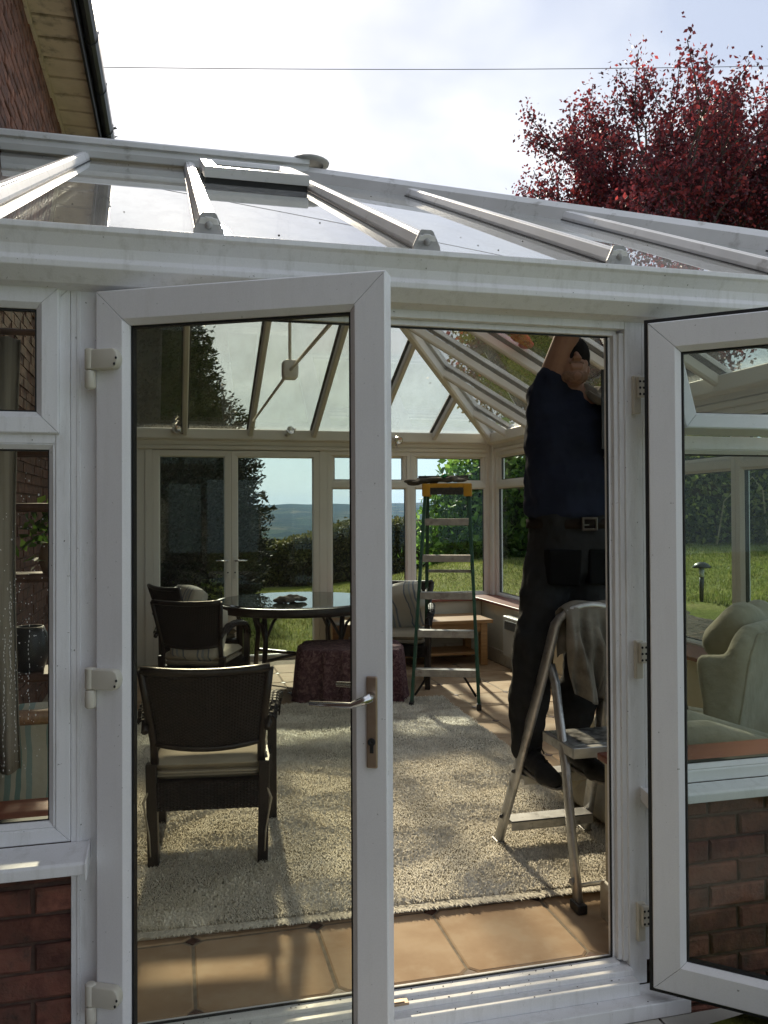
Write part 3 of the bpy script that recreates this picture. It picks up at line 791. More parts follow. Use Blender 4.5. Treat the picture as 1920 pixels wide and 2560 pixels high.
cb(MB().box(-.149, 1.426, 2.544, 2.549, 2.088, 2.0935).box(1.4205, 1.4265, 2.544, 2.549, .006, 2.0935).box(-.1495, -.144, 2.544, 2.549, .006, 2.0935).box(-.149, 1.426, 2.544, 2.549, .0005, .006), 'door_gasket', M['gasket'])
cb(MB().box(.625, .695, 2.474, 2.500, -.0118, -.004).box(.64, .682, 2.478, 2.496, -.004, -.001), 'strike_plate', M['brass'], bevel=.001)
cb(MB().box(-.30, 1.62, 2.395, 2.5, -.105, -.0755).box(-.30, 1.62, 2.388, 2.398, -.125, -.0755), 'door_cill', M['pvc_out'], bevel=.004)

# ---- external cills
def cill(u0, u1, dp=.125):
    c_ = MB().prism([(.0, .575), (.0, .545), (-dp, .528), (-dp, .556), (.007 - dp, .562)], lambda p, q, t: TF(t, p, q), u0, u1)
    o = cb(c_, 'cill', M['pvc_out'], bevel=.003)
    for u in (u0, u1):
        cb(MB().prism([(.0, .579), (.0, .535), (-dp - .003, .515), (-dp - .005, .56), (.005 - dp, .567)], lambda p, q, t: TF(t, p, q), u - .003, u + .003), 'cill_end_cap', M['pvc_out'], o, bevel=.001)
    return o
cill(HX + .03, -.236); cill(1.512, 3.5, .062)

# ---- dwarf walls: brick outside, plaster inside, timber board on top
bm_ = []
for k in range(4):
    me = brick_mesh('brick', .215, .068, .05, 40 + k); me.materials.append(M['brick']); bm_.append(me)
hm_ = []
for k in range(2):
    me = brick_mesh('brick', .1025, .068, .05, 50 + k); me.materials.append(M['brick']); hm_.append(me)
def dwarf_front(u0, u1, part_bricks):
    w = cb(MB().box(u0, u1, 2.522, 2.79, -.3, .572), 'dwarf_wall', M['mortar_dark'])
    cb(MB().box(u0, u1, 2.7905, 2.802, 0, .572), 'plaster', M['plaster'], w)
    r = 0; z = .527
    while z > -.28:
        z0 = z - .068
        cuts = [u0]
        x = u1 - (.215 if r % 2 == 0 else .1025) if u1 < 0 else u0
        spans = []
        if u1 < 0:
            first = .215 if r % 2 == 0 else .1025; e_ = u1
            spans.append((e_ - first, first)); e_ -= first + .012
            while e_ > u0 + .06:
                L = min(.215, e_ - u0); spans.append((e_ - L, L)); e_ -= L + .012
        else:
            e_ = u0; first = .215 if r % 2 == 0 else .1025
            spans.append((e_, first)); e_ += first + .012
            while e_ < u1 - .06:
                L = min(.215, u1 - e_); spans.append((e_, L)); e_ += L + .012
        for s_, L in spans:
            if abs(L - .1025) < .002:
                me, sx = random.choice(hm_), 1
            else:
                me, sx = random.choice(bm_), L / .215
            inst('brick', me, Vector((s_, 2.508 + random.uniform(-.003, .003), z0)) - CO, w, scale=(sx, 1, 1))
        z -= .080; r += 1
    return w
dwarf_front(HX, -.281, True)
dwarf_front(1.556, 3.46, True)
wr = cb(MB().box(3.14, 3.46, 2.5225, 8.62, -.3, .570), 'dwarf_wall', M['mortar_dark'])
cb(MB().box(3.128, 3.1395, 2.81, 8.24, 0, .572), 'plaster', M['plaster'], wr)
wb = cb(MB().box(1.52, 3.139, 8.262, 8.615, -.3, .570), 'dwarf_wall', M['mortar_dark'])
cb(MB().box(1.508, 3.127, 8.25, 8.2615, 0, .572), 'plaster', M['plaster'], wb)
cb(MB().box(1.5555, 1.5595, 2.575, 2.79, 0, .57).box(1.545, 1.5553, 2.575, 2.802, 0, .571), 'plaster_reveal', M['plaster'])
cb(MB().box(HX + .002, -.255, 2.57, 2.835, .573, .600), 'sill_board', M['sill'], bevel=.006)
cb(MB().box(1.53, 3.4, 2.572, 2.835, .573, .600), 'sill_board', M['sill'], bevel=.006)
cb(MB().box(3.09, 3.379, 2.836, 8.561, .574, .601), 'sill_board', M['sill'], bevel=.006)
cb(MB().box(1.50, 3.089, 8.215, 8.56, .573, .600), 'sill_board', M['sill'], bevel=.006)
cb(MB().box(3.112, 3.1278, 2.83, 8.235, 0, .135), 'skirting', M['weep'], bevel=.005)
cb(MB().box(1.53, 3.11, 8.234, 8.2498, 0, .135), 'skirting', M['weep'], bevel=.005)
cb(MB().prism([(0, 0), (.016, 0), (.016, .115), (.010, .13), (0, .135)], lambda p, q, t: (1.545 - p, t, q), 2.578, 2.815), 'skirting', M['weep'], bevel=.002)
cb(MB().prism([(0, 0), (.016, 0), (.016, .115), (.010, .13), (0, .135)], lambda p, q, t: (t, 2.802 + p, q), 1.53, 3.11), 'skirting', M['weep'], bevel=.002)

# ---- front door leaves
def leaf(P, ang, L, z0, z1, far_face, pane_mat, mat):
    ca, sa = math.cos(ang), math.sin(ang)
    def T(u, d, z): return (P[0] + u * ca + d * sa, P[1] - u * sa + d * ca, z)
    w = .083
    prof = sash_prof(w, 0, .064)
    if far_face:   # the inside face shows: rebate lip set back round the edge
        prof = [(-.010, .010), (0, .010), (0, .003), (.003, 0), (w, 0), (w + .003, .003), (w + .016, .016), (w + .016, .022), (w + .004, .022), (w + .004, .042), (w + .016, .042), (w + .016, .048), (w, .06), (.004, .064), (-.010, .064)]
    o = cb(MB().mitre(0, L, z0, z1, prof, T, .0009), 'door_leaf', mat, bevel=.001)
    if far_face:
        cb(MB().mitre(0, L, z0, z1, [(-.011, .0085), (-.0005, .0085), (-.0005, .0095), (-.011, .0095)], T, 0).mitre(0, L, z0, z1, [(-.0125, .009), (-.0105, .009), (-.0105, .065), (-.0125, .065)], T, 0), 'gasket', M['gasket'], o)
    g = w + .010
    cb(MB().mitre(0, L, z0, z1, [(g, .0225), (g + .012, .0225), (g + .012, .0415), (g, .0415)], T, 0), 'gasket', M['gasket'], o)
    cb(MB().box(g + .004, L - g - .004, .0235, .0405, z0 + g + .004, z1 - g - .004, T), 'pane', pane_mat, o)
    return o, T
AL = R(27.3)
leafL, TL = leaf((-.217, 2.452), AL, .838, -.065, 2.127, False, M['glass_door'], M['pvc'])
AR = R(42.0)
leafR, TRt = leaf((1.480, 2.386), AR, .820, -.024, 2.107, True, M['glass_green'], M['pvc'])
# flag hinges of the left leaf
def flag_hinge(zt):
    hz = MB()
    hz.tube([TL(-.004, -.018, zt - .115), TL(-.004, -.018, zt - .108), TL(-.004, -.018, zt - .062)], [.010, .0155, .0155], 14)
    hz.tube([TL(-.004, -.018, zt - .0605), TL(-.004, -.018, zt - .004), TL(-.004, -.018, zt)], [.0155, .0155, .013], 14)
    n = 10; poly = [(0.004, -.0285), (.004, .0285)] + [(.066 + .021 * math.sin(R(90 - 18 * k)) * 1.0 if False else .066 + .021 * math.cos(R(90 - 18 * k)), .0285 * math.sin(R(90 - 18 * k))) for k in range(n + 1)]
    hz.prism(poly, lambda p, q, t: TL(p, t, zt - .032 + q), -.030, -.0005)
    o = cb(hz, 'hinge', M['hinge'], leafL, bevel=.006, seg=3)
    o.data.shade_smooth()
    for (du, dz) in ((.083, 0), (.078, -.016)):
        cb(MB().ball(TL(du, -.031, zt - .032 + dz), (.003, .003, .004)), 'hinge_cover_chip', M['gasket'], leafL)
for zt in (1.962, 1.075, .205): flag_hinge(zt)
# lever handle, long plate, cylinder
LH = .838
um = LH - .040
pl = MB().prism([(-.0145, .0), (.0145, 0), (.0145, .235), (-.0145, .235)], lambda p, q, t: TL(um + p, t, .845 + q), -.010, -.0003)
bp = cb(pl, 'handle_plate', M['brass'], leafL, bevel=.004, seg=3)
cb(MB().tube([TL(um, -.008, 1.03), TL(um, -.035, 1.03), TL(um, -.045, 1.028)], [.011, .010, .010], 12).tube([TL(um + .008, -.045, 1.035), TL(um - .02, -.048, 1.022), TL(um - .045, -.048, 1.012), TL(um - .155, -.046, 1.012)], [.012, .0105, .008, .0065], 10), 'lever', M['metal'], leafL, smooth=True)
cb(MB().tube([TL(um, .062, 1.03), TL(um, .11, 1.03), TL(um - .13, .115, 1.03)], [.010, .010, .007], 10), 'lever', M['metal'], leafL, smooth=True)
cb(MB().lathe([(.010, 0), (.010, .006), (.004, .006), (.0, .004)], TL(um, -.010, .913), Vector(TL(0, -1, 0)) - Vector(TL(0, 0, 0)), 14).box(um - .0045, um + .0045, -.013, -.0095, .885, .908, TL), 'keyhole', M['gasket'], leafL)
# hinge halves on the right jamb
for zt in (1.955, 1.070, .200):
    o = MB().box(1.488, 1.516, 2.484, 2.5015, zt - .128, zt).box(1.497, 1.524, 2.470, 2.4838, zt - .075, zt - .006)
    h_ = cb(o, 'hinge', M['hinge'], bevel=.004, seg=3)
    for k in range(3):
        for dx in (1.503, 1.517):
            cb(MB().ball((dx, 2.4695, zt - .022 - k * .021), (.0042, .002, .0042), nu=8, nv=6), 'screw', M['gasket'], h_)

# ---- back wall: panel, garden doors
cb(MB().box(HX + .02, -.29, 8.57, 8.62, -.1, 2.146).box(-.29, -.216, 8.56, 8.63, -.1, 2.146).box(1.462, 1.544, 8.56, 8.63, -.1, 2.146), 'side_panel', M['pvc_in'], bevel=.003)
def back_leaf(u0, u1, hs):
    T = TB
    o = cb(MB().mitre(u0, u1, -.02, 2.14, [(0, .004), (.004, 0), (.058, 0), (.07, .014), (.07, .05), (.058, .064), (.004, .068), (0, .064)], T), 'garden_door', M['pvc_in'], bevel=.001)
    cb(MB().box(u0 + .06, u1 - .06, .024, .042, .04, 2.08, T), 'pane', M['glass_far'], o)
    uh = u0 + .035 if hs > 0 else u1 - .035
    cb(MB().prism([(-.014, 0), (.014, 0), (.014, .22), (-.014, .22)], lambda p, q, t: T(uh + p, t, .84 + q), .0685, .078), 'handle_plate', M['pvc_in'], o, bevel=.003)
    cb(MB().tube([T(uh, .078, 1.02), T(uh, .118, 1.02), T(uh + hs * .12, .122, 1.02)], [.010, .009, .007], 10), 'lever', M['metal'], o, smooth=True)
    cb(MB().lathe([(.008, 0), (.008, .004), (0, .004)], T(uh, .078, .90), (0, -1, 0), 10), 'keyhole', M['gasket'], o)
    return o
back_leaf(-.2155, .553, -1); back_leaf(.555, 1.4615, 1)

# ---- roof
SL, YF, YB, XR, Z0 = .465, 2.42, 8.64, 3.46, 2.30
YR = (YF + YB) / 2; ZR = Z0 + SL * (YR - YF); AX = .85
SR = (ZR - Z0) / (XR - AX)
def roofF(x, y): return Vector((x, y, Z0 + SL * (y - YF)))
def roofB(x, y): return Vector((x, y, Z0 + SL * (YB - y)))
def roofR(x, y): return Vector((x, y, Z0 + SR * (XR - x)))
def hipY(x): return YR - (x - AX) * (YR - YF) / (XR - AX)      # front hip
nF = Vector((0, -SL, 1)).normalized(); nB = Vector((0, SL, 1)).normalized(); nR = Vector((SR, 0, 1)).normalized()
def panel(pts, n, th, name, mat):
    a = [Vector(p) - n * th for p in pts]; bq = [Vector(p) for p in pts]; k = len(pts)
    m = MB().add(a + bq, [tuple(range(k))[::-1], tuple(range(k, 2 * k))] + [(i, (i + 1) % k, k + (i + 1) % k, k + i) for i in range(k)])
    return cb(m, name, mat)
RX = [-.55, .095, .745, 1.395, 2.045, 2.695]
edges = [HX + .01] + RX + [XR]
for a, c in zip(edges[:-1], edges[1:]):
    for fn, nn, side in ((roofF, nF, 0), (roofB, nB, 1)):
        yy = (lambda y: y) if side == 0 else (lambda y: YF + YB - y)
        pts = [fn(a, yy(YF)), fn(c, yy(YF))]
        if c <= AX: pts += [fn(c, YR), fn(a, YR)]
        elif a < AX: pts += [fn(c, yy(hipY(c))), fn(AX, YR), fn(a, YR)]
        elif c < XR: pts += [fn(c, yy(hipY(c))), fn(a, yy(hipY(a)))]
        else: pts = [fn(a, yy(YF)), fn(XR - .001, yy(YF)), fn(a, yy(hipY(a)))]
        panel(pts, nn, .025, 'roof_pane', M['glass_roof'] if side else M['glass_roof_front'])
RY = [3.15, 3.85, 4.55, 5.28, 6.04, 6.74, 7.38, 8.0]
RYs = sorted(RY)
eg = [YF] + RYs + [YB]
def hipX(y): return AX + (XR - AX) * abs(y - YR) / (YR - YF)
for a, c in zip(eg[:-1], eg[1:]):
    pts = [roofR(XR, a), roofR(XR, c)]
    if hipX(c) < XR - .01: pts.append(roofR(hipX(c), c))
    if a < YR < c: pts.append(roofR(AX, YR))
    if hipX(a) < XR - .01: pts.append(roofR(hipX(a), a))
    panel(pts, nR, .025, 'roof_pane', M['glass_roof_dirty'])
CAP = [(-.034, 0), (-.034, .016), (-.024, .044), (-.012, .045), (-.010, .048), (.010, .048), (.012, .045), (.024, .044), (.034, .016), (.034, 0)]
BAR = [(-.026, -.028), (-.026, -.080), (-.016, -.094), (.016, -.094), (.026, -.080), (.026, -.028)]
def rafter(p0, p1, n, end=None):
    o = cb(MB().beam(p0, p1, CAP, n), 'rafter', M['raf'], bevel=.002)
    i0 = Vector(p0) + (Vector(p1) - Vector(p0)).normalized() * .14
    cb(MB().beam(i0, p1, BAR, n), 'inner_bar', M['pvc_in'], o, bevel=.003)
    cb(MB().beam(p0, p1, [(-.040, -.001), (-.040, .004), (.040, .004), (.040, -.001)], n), 'rafter_seal', M['gasket'], o)
    if end is not None:
        e_ = Vector(end)
        sd_ = Vector((abs(e_.y), abs(e_.x), 0))
        poly = [(-.046, -.022), (-.043, .004), (-.022, .050), (-.016, .055), (.016, .055), (.022, .050), (.043, .004), (.046, -.022)]
        P0 = Vector(p0)
        cb(MB().prism(poly, lambda p, q, t: P0 + sd_ * p + Vector((0, 0, q + .006)) + e_ * t, 0, .012), 'end_cap', M['grey_cap'], o, bevel=.002)
        cb(MB().ball(P0 + e_ * .012 + Vector((0, 0, .022)), (.011,) * 3, nu=10, nv=8), 'bolt', M['grey_cap'], o, smooth=True)
    return o
for x in RX:
    top = YR - .04 if x <= AX else hipY(x) - .03
    rafter(roofF(x, YF), roofF(x, top), nF, (0, -1, 0))
    rafter(roofB(x, YB), roofB(x, YF + YB - top), nB, (0, 1, 0))
for y in RY:
    rafter(roofR(XR, y), roofR(hipX(y) + .03, y), nR, (1, 0, 0))
apex = Vector((AX, YR, ZR))
HCAP = [(-.06, -.02), (-.055, .045), (-.02, .082), (.02, .082), (.055, .045), (.06, -.02)]
for y in (YF, YB):
    h_ = cb(MB().beam((XR, y, Z0), apex, HCAP, (0, 0, 1)), 'hip_capping', M['raf'], bevel=.003)
    d_ = (apex - Vector((XR, y, Z0))).normalized()
    cb(MB().beam(Vector((XR, y, Z0)) + d_ * .16, apex, [(-.035, -.03), (-.035, -.11), (-.02, -.128), (.02, -.128), (.035, -.11), (.035, -.03)], (0, 0, 1)), 'inner_bar', M['pvc_in'], h_, bevel=.003)
def grit():
    r_ = random.Random(18); m_ = MB()
    for k in range(120):
        a = r_.uniform(.0008, .0024); u = r_.uniform(-.28, 1.58)
        y, z = r_.choice(((r_.uniform(2.40, 2.49), -.0745), (r_.uniform(2.445, 2.476), -.029), (r_.uniform(2.482, 2.509), -.011), (r_.uniform(2.515, 2.542), .001)))
        if not -.15 < u < 1.45 and z > -.07: continue
        m_.ball((u, y, z), (a * r_.uniform(.6, 2), a, a * .5), nu=6, nv=4)
    for k in range(60):
        m_.ball((r_.uniform(-1.0, -.25), r_.uniform(2.39, 2.49), .563), (r_.uniform(.001, .0025),) * 3, nu=6, nv=4)
    tag(cb(m_, 'grit', M['soil']), kind='stuff')
grit()
cb(MB().box(HX, XR, 2.396, 2.424, 2.268, 2.2765), 'eaves_seal', M['gasket'])
def moss():
    r_ = random.Random(8); m_ = MB()
    for k in range(230):
        x = r_.uniform(-.9, 3.0); a = r_.uniform(.001, .0038)
        if r_.random() < .55: p = Vector((x, 2.402 + r_.uniform(-.004, .006), 2.279))
        elif r_.random() < .5: p = Vector((x, YR - .13 + r_.uniform(-.05, .03), 0)); p.z = roofF(0, p.y).z + .002
        else: y = 2.45 + 2.6 * r_.random() ** 1.6; p = roofF(x, y) + nF * .001
        m_.ball(p, (a, a, a * .5), nu=6, nv=4)
    tag(cb(m_, 'moss', pbr('dry_moss', (0.05, 0.055, 0.03), (0.12, 0.10, 0.06), scale=40, rough=1.0)), kind='stuff')
moss()
rd = cb(MB().prism([(-.055, -.005), (-.075, .03), (-.075, .062), (-.10, .066), (-.10, .098), (-.085, .112), (-.03, .125), (.03, .125), (.085, .112), (.10, .098), (.10, .066), (.075, .062), (.075, .03), (.055, -.005)], lambda p, q, t: (t, YR + p, ZR + q), HX, AX + .02), 'ridge', M['raf'], bevel=.003)
cb(MB().prism([(-.04, -.03), (-.04, -.14), (.04, -.14), (.04, -.03)], lambda p, q, t: (t, YR + p, ZR + q), HX, AX), 'inner_bar', M['pvc_in'], rd, bevel=.004)
cb(MB().lathe([(.10, .098), (.135, .104), (.14, .116), (.12, .128), (.0, .14)], (AX + .03, YR, ZR), (0, 0, 1), 18), 'ridge_end_cap', M['grey_cap'], rd, smooth=True)
# roof vent: raised hatch under the ridge
def TV(u, d, t):     # u across, t up the slope (measured in Y), d height above the glass (negative of depth)
    return tuple(roofF(u, t) + nF * (.085 - d))
vt = cb(MB().mitre(.150, .705, 4.42, 5.30, [(0, .003), (.003, 0), (.07, 0), (.082, .012), (.082, .03), (.07, .055), (0, .055)], TV), 'roof_vent', M['raf'], bevel=.003)
cb(MB().box(.225, .63, .012, .03, 4.495, 5.22, TV), 'pane', M['glass_roof'], vt)
cb(MB().mitre(.158, .697, 4.43, 5.29, [(0, .056), (.03, .056), (.03, .086), (0, .086)], TV), 'vent_upstand', M['gasket'], vt)
# tie rods with their boss
BZ = Vector((.748, YR, 2.455))
tie = cb(MB().tube([BZ, (.748, YR, ZR - .1)], .011, 10).tube([BZ, (.748, 8.36, 2.405)], .011, 10).tube([BZ, (.748, 2.72, 2.42)], .011, 10), 'tie_rod', M['pvc_in'], smooth=True)
cb(MB().prism([(-.045, -.06), (.045, -.06), (.052, -.03), (.052, .05), (.04, .065), (-.04, .065), (-.052, .05), (-.052, -.03)], lambda p, q, t: (BZ.x + p, BZ.y + t, BZ.z + q), -.05, .05), 'tie_boss', M['pvc_in'], tie, bevel=.014, seg=3)
cb(MB().tube([(.748, 8.30, 2.36), (.748, 8.36, 2.405), (.748, 8.40, 2.44)], .016, 8), 'tie_bracket', M['metal'], tie)

# ================================================================== GARDEN
def leaf_quads(c, size, aspect=1.6, nrm=None, spread=1.0, droop=0.0):
    """c (n,3) centres -> pointed leaves of 2 triangles (a folded rhombus)"""
    n = len(c)
    if nrm is None:
        d = rng.normal(size=(n, 3))
    else:
        d = nrm + spread * rng.normal(size=(n, 3))
    d[:, 2] -= droop
    d /= np.linalg.norm(d, axis=1, keepdims=True) + 1e-9
    a = rng.normal(size=(n, 3)); s = np.cross(d, a); s /= np.linalg.norm(s, axis=1, keepdims=True) + 1e-9
    up = np.cross(s, d)
    L = (size * rng.uniform(.65, 1.35, n))[:, None]; W = L / aspect
    p0 = c - d * L * .5; p2 = c + d * L * .5
    p1 = c + s * W * .5 + up * W * .18; p3 = c - s * W * .5 + up * W * .18
    v = np.stack([p0, p1, p2, p3], 1).reshape(-1, 3)
    b = np.arange(n)[:, None] * 4
    f = np.concatenate([b + np.array([[0, 1, 2]]), b + np.array([[0, 2, 3]])], 1).reshape(-1, 3)
    return v, f
def foliage(name, c, size, mat, parent, **k):
    v, f = leaf_quads(np.asarray(c, float), size, **k)
    return np_mesh(name, v, f, mat, parent)
def loc(o_, pts): return [tuple(Vector(p) - Vector(o_)) for p in pts]

# conifer at the left behind the garden doors
def conifer():
    ox, oy = -1.9, 14.2; oz = gh(ox, oy)
    t = thing('conifer', 'tall dense dark conifer seen through the left door glass and roof', 'tree', (ox, oy, oz))
    Ht = 8.75
    def rad(z):
        z = np.asarray(z, float)
        return np.where(z < 1.6, 3.0 + .35 * z / 1.6, 3.35 * np.clip((Ht - z) / (Ht - 1.6), 0, 1) ** .75)
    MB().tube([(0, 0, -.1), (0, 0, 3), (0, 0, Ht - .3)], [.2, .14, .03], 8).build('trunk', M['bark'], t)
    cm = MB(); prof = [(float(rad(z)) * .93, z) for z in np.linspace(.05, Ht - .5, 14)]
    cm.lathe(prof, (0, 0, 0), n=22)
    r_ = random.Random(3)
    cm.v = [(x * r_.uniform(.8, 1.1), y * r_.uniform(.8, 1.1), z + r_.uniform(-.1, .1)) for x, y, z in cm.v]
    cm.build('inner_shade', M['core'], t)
    nb = 5000; cs, ds = [], []
    zz = Ht * (1 - np.sqrt(rng.uniform(0, 1, nb))) * .99 + .02; th = rng.uniform(0, 6.283, nb)
    for z, a in zip(zz, th):
        rr = float(rad(z)) * rng.uniform(.90, 1.03) * (1 + .035 * math.sin(5 * a + z * 3))
        d = np.array([math.cos(a), math.sin(a), rng.uniform(.15, .6)])
        n = 52
        s_ = rng.uniform(0, 1, n)
        base = np.array([rr * math.cos(a), rr * math.sin(a), z]) - d * .36
        p = base + d * (s_ * .55)[:, None] + rng.normal(size=(n, 3)) * .075 * (1.25 - s_)[:, None]
        cs.append(p); ds.append(np.repeat(d[None], n, 0))
    foliage('crown', np.concatenate(cs), .075, M['leaf_con'], t, aspect=2.6, nrm=np.concatenate(ds), spread=.55)
conifer()

# purple leaved tree at the right, behind the roof
def red_tree():
    ox, oy = 12.1, 17.4; oz = gh(ox, oy)
    t = thing('purple_leaved_tree', 'purple red leaved tree rising above the right end of the roof', 'tree', (ox, oy, oz))
    t.scale = (1.26, 1.26, 1.26)
    r_ = random.Random(21)
    br = MB(); tips = []
    def grow(p, d, L, r, lv):
        d = d.normalized()
        pts = [p]; k = 4
        for i in range(k):
            d = (d + Vector((r_.gauss(0, .11), r_.gauss(0, .11), r_.gauss(.03, .07)))).normalized()
            pts.append(pts[-1] + d * L / k)
        br.tube(pts, [r * (1 - .45 * i / k) for i in range(k + 1)], 6 if lv < 2 else 4, caps=False)
        if lv >= 4:
            tips.append((pts[1], pts[-1], d)); return
        if lv == 3: tips.append((pts[2], pts[-1], d))
        nb = (7, 5, 4, 3)[lv]
        for i in range(nb):
            a = r_.uniform(0, 6.28); sp = r_.uniform(.45, 1.0) if lv else r_.uniform(.35, .95)
            side = d.orthogonal().normalized(); side = Matrix.Rotation(a, 3, d) @ side
            nd = d + side * sp + Vector((0, 0, .34))
            q = pts[r_.choice((2, 3, 4))] if lv else pts[-1] * r_.uniform(.72, 1.0)
            grow(q, nd, L * r_.uniform(.60, .80), r * .52, lv + 1)
    grow(Vector((0, 0, -.1)), Vector((.02, 0, 1)), 3.2, .17, 0)
    for a, L in ((2.9, 2.6), (.4, 2.7), (1.7, 2.3), (4.4, 2.5), (3.6, 2.3)):
        grow(Vector((0, 0, 2.2)), Vector((math.cos(a) * .75, math.sin(a) * .75, .75)), L, .085, 1)
    br.build('limbs', M['bark'], t)
    MB().tube([(0, 0, -.4), (.02, 0, 1.2), (0, 0, 2.4)], [.24, .19, .17], 10).build('trunk', M['bark'], t, smooth=True)
    cs, ds = [], []
    for a, b_, d in tips:
        n = 108
        s_ = rng.uniform(0, 1.12, n)[:, None]
        p = np.array(a) + (np.array(b_) - np.array(a)) * s_ + rng.normal(size=(n, 3)) * .10
        cs.append(p); ds.append(np.repeat((np.array(d) * .3 + np.array([0, 0, -.55]))[None], n, 0))
    c = np.concatenate(cs)
    # the light clumps of the crown come from density: thin the outside a little
    foliage('crown', c, .080, M['leaf_red'], t, aspect=1.7, nrm=np.concatenate(ds), spread=.6)
    return len(c)
red_n = red_tree()

# clipped hedge across the end of the lawn
def hedge_top(x):
    k = np.clip((np.asarray(x, float) - 2.4) / 3.2, 0, 1); return 1.22 + .38 * k * k * (3 - 2 * k)
def hedge():
    t = thing('hedge', 'long clipped hedge with a sunlit top across the far end of the lawn', 'hedge', (4.0, 21.5, gh(4, 21.5)))
    o_ = t.location
    xs_ = np.arange(-9, 20, .5)
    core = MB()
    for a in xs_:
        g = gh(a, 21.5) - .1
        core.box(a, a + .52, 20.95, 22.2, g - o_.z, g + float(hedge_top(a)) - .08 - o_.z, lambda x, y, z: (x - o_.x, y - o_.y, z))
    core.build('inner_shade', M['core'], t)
    n = 60000
    x = rng.uniform(-9, 20, n); face = rng.uniform(0, 1, n)
    top = hedge_top(x) + .05 * np.sin(x * 1.7) + .04 * np.sin(x * 4.3 + 1)
    h = np.where(face < .62, rng.uniform(0, 1, n) * top, top + rng.normal(size=n) * .05)
    y = np.where(face < .62, 20.85 + rng.normal(size=n) * .07 + .06 * np.sin(x * 3 + h * 4), rng.uniform(20.8, 22.3, n))
    g = ground_h(x, np.full_like(x, 21.5)) - .1
    c = np.stack([x - o_.x, y - o_.y, g + h - o_.z], 1)
    foliage('foliage', c, .085, M['leaf_hedge'], t, aspect=1.5)
hedge()

def shrub(name, label, x, y, rx, ry, h, n, size, mat, seed, low=0.0, group=None, stems=6, lean=0.0, clump=.26, coref=.62, cat='shrub'):
    g = gh(x, y)
    t = thing(name, label, cat, (x, y, g), group=group)
    r2 = np.random.default_rng(seed)
    k = int(90 * max(rx, ry) * h / 2)
    u = r2.normal(size=(k, 3)); u /= np.linalg.norm(u, axis=1, keepdims=True); u[:, 2] = np.abs(u[:, 2]) * 1.0 if low == 0 else u[:, 2]
    rr = r2.uniform(.62, 1.04, k)[:, None]
    cc = u * rr * np.array([rx, ry, h * (.98 if low == 0 else .5)]) + np.array([0, 0, .05 if low == 0 else low + h * .5])
    cc[:, 0] += lean * cc[:, 2]
    m = n // k
    p = (cc[:, None, :] + r2.normal(size=(k, m, 3)) * clump * np.array([1, 1, .8])).reshape(-1, 3)
    p[:, 2] = np.maximum(p[:, 2], .03)
    st = MB()
    r_ = random.Random(seed)
    for q in range(stems):
        a = r_.uniform(0, 6.28); e_ = cc[r_.randrange(k)]
        st.tube([(r_.uniform(-.15, .15), r_.uniform(-.15, .15), -.05), (e_[0] * .4, e_[1] * .4, e_[2] * .5), tuple(e_)], [.03, .02, .008], 5)
    st.build('stems', M['bark'], t)
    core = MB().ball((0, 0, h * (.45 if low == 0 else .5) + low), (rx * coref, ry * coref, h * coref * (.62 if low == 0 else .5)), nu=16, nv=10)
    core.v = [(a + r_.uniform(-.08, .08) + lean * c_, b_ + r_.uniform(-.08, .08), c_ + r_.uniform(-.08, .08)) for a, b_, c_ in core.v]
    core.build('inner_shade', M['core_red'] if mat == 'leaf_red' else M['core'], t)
    foliage('foliage', p, size, M[mat], t, aspect=1.7, droop=.25)
    return t
shrub('laurel', 'large glossy green shrub just beyond the far right window corner', 7.05, 17.0, 1.75, 1.5, 2.75, 12000, .17, 'leaf_laurel', 5, clump=.24)
shrub('evergreen_shrub', 'broad dark evergreen behind the workman, right of the glossy shrub', 9.0, 16.8, 1.7, 1.5, 2.6, 12000, .14, 'leaf_laurel', 6)
shrub('mixed_shrub', 'straggly yellow green shrub seen through the right door glass', 9.3, 12.6, 1.7, 1.2, 2.2, 13000, .10, 'leaf_mixed', 7, clump=.3)
shrub('bramble', 'dark twiggy shrub at the right edge beyond the lawn', 12.2, 12.2, 1.9, 1.2, 2.3, 13000, .10, 'leaf_mixed', 8, clump=.3)
shrub('plum_tree', 'dark plum coloured tree crown seen through the right slope of the glass roof', 13.2, 24.2, 4.4, 2.4, 4.9, 30000, .17, 'leaf_red', 9, low=4.2, clump=.5, cat='tree')
shrub('yellowing_tree', 'yellowing green tree top seen through the roof left of the plum tree', 10.6, 23.8, 1.9, 1.6, 3.2, 8000, .16, 'leaf_yellow', 10, low=4.3, clump=.45, cat='tree')
shrub('low_bush', 'small leafy bush low beside the conifer at the left', -.15, 12.6, .75, .6, .75, 4500, .08, 'leaf_mixed', 12, clump=.16)
# dry stems arching in the shrubs
st = MB()
for (x, y, dx, h) in ((8.4, 11.6, .5, .9), (10.6, 11.2, .7, .55), (10.9, 11.3, .8, .42), (9.2, 11.4, -.3, 1.1)):
    g = gh(x, y)
    st.tube([(x, y, g), (x + dx * .3, y, g + h * .8), (x + dx * .8, y + .05, g + h), (x + dx * 1.3, y + .1, g + h * .85)], [.014, .011, .009, .005], 5)
tag(st.build('dry_stems', pbr('pale_dry_stem', (0.34, 0.27, 0.15), (0.42, 0.34, 0.2), rough=0.9)), 'pale dry arching stems in front of the shrubs at the right', 'stems', kind='stuff')

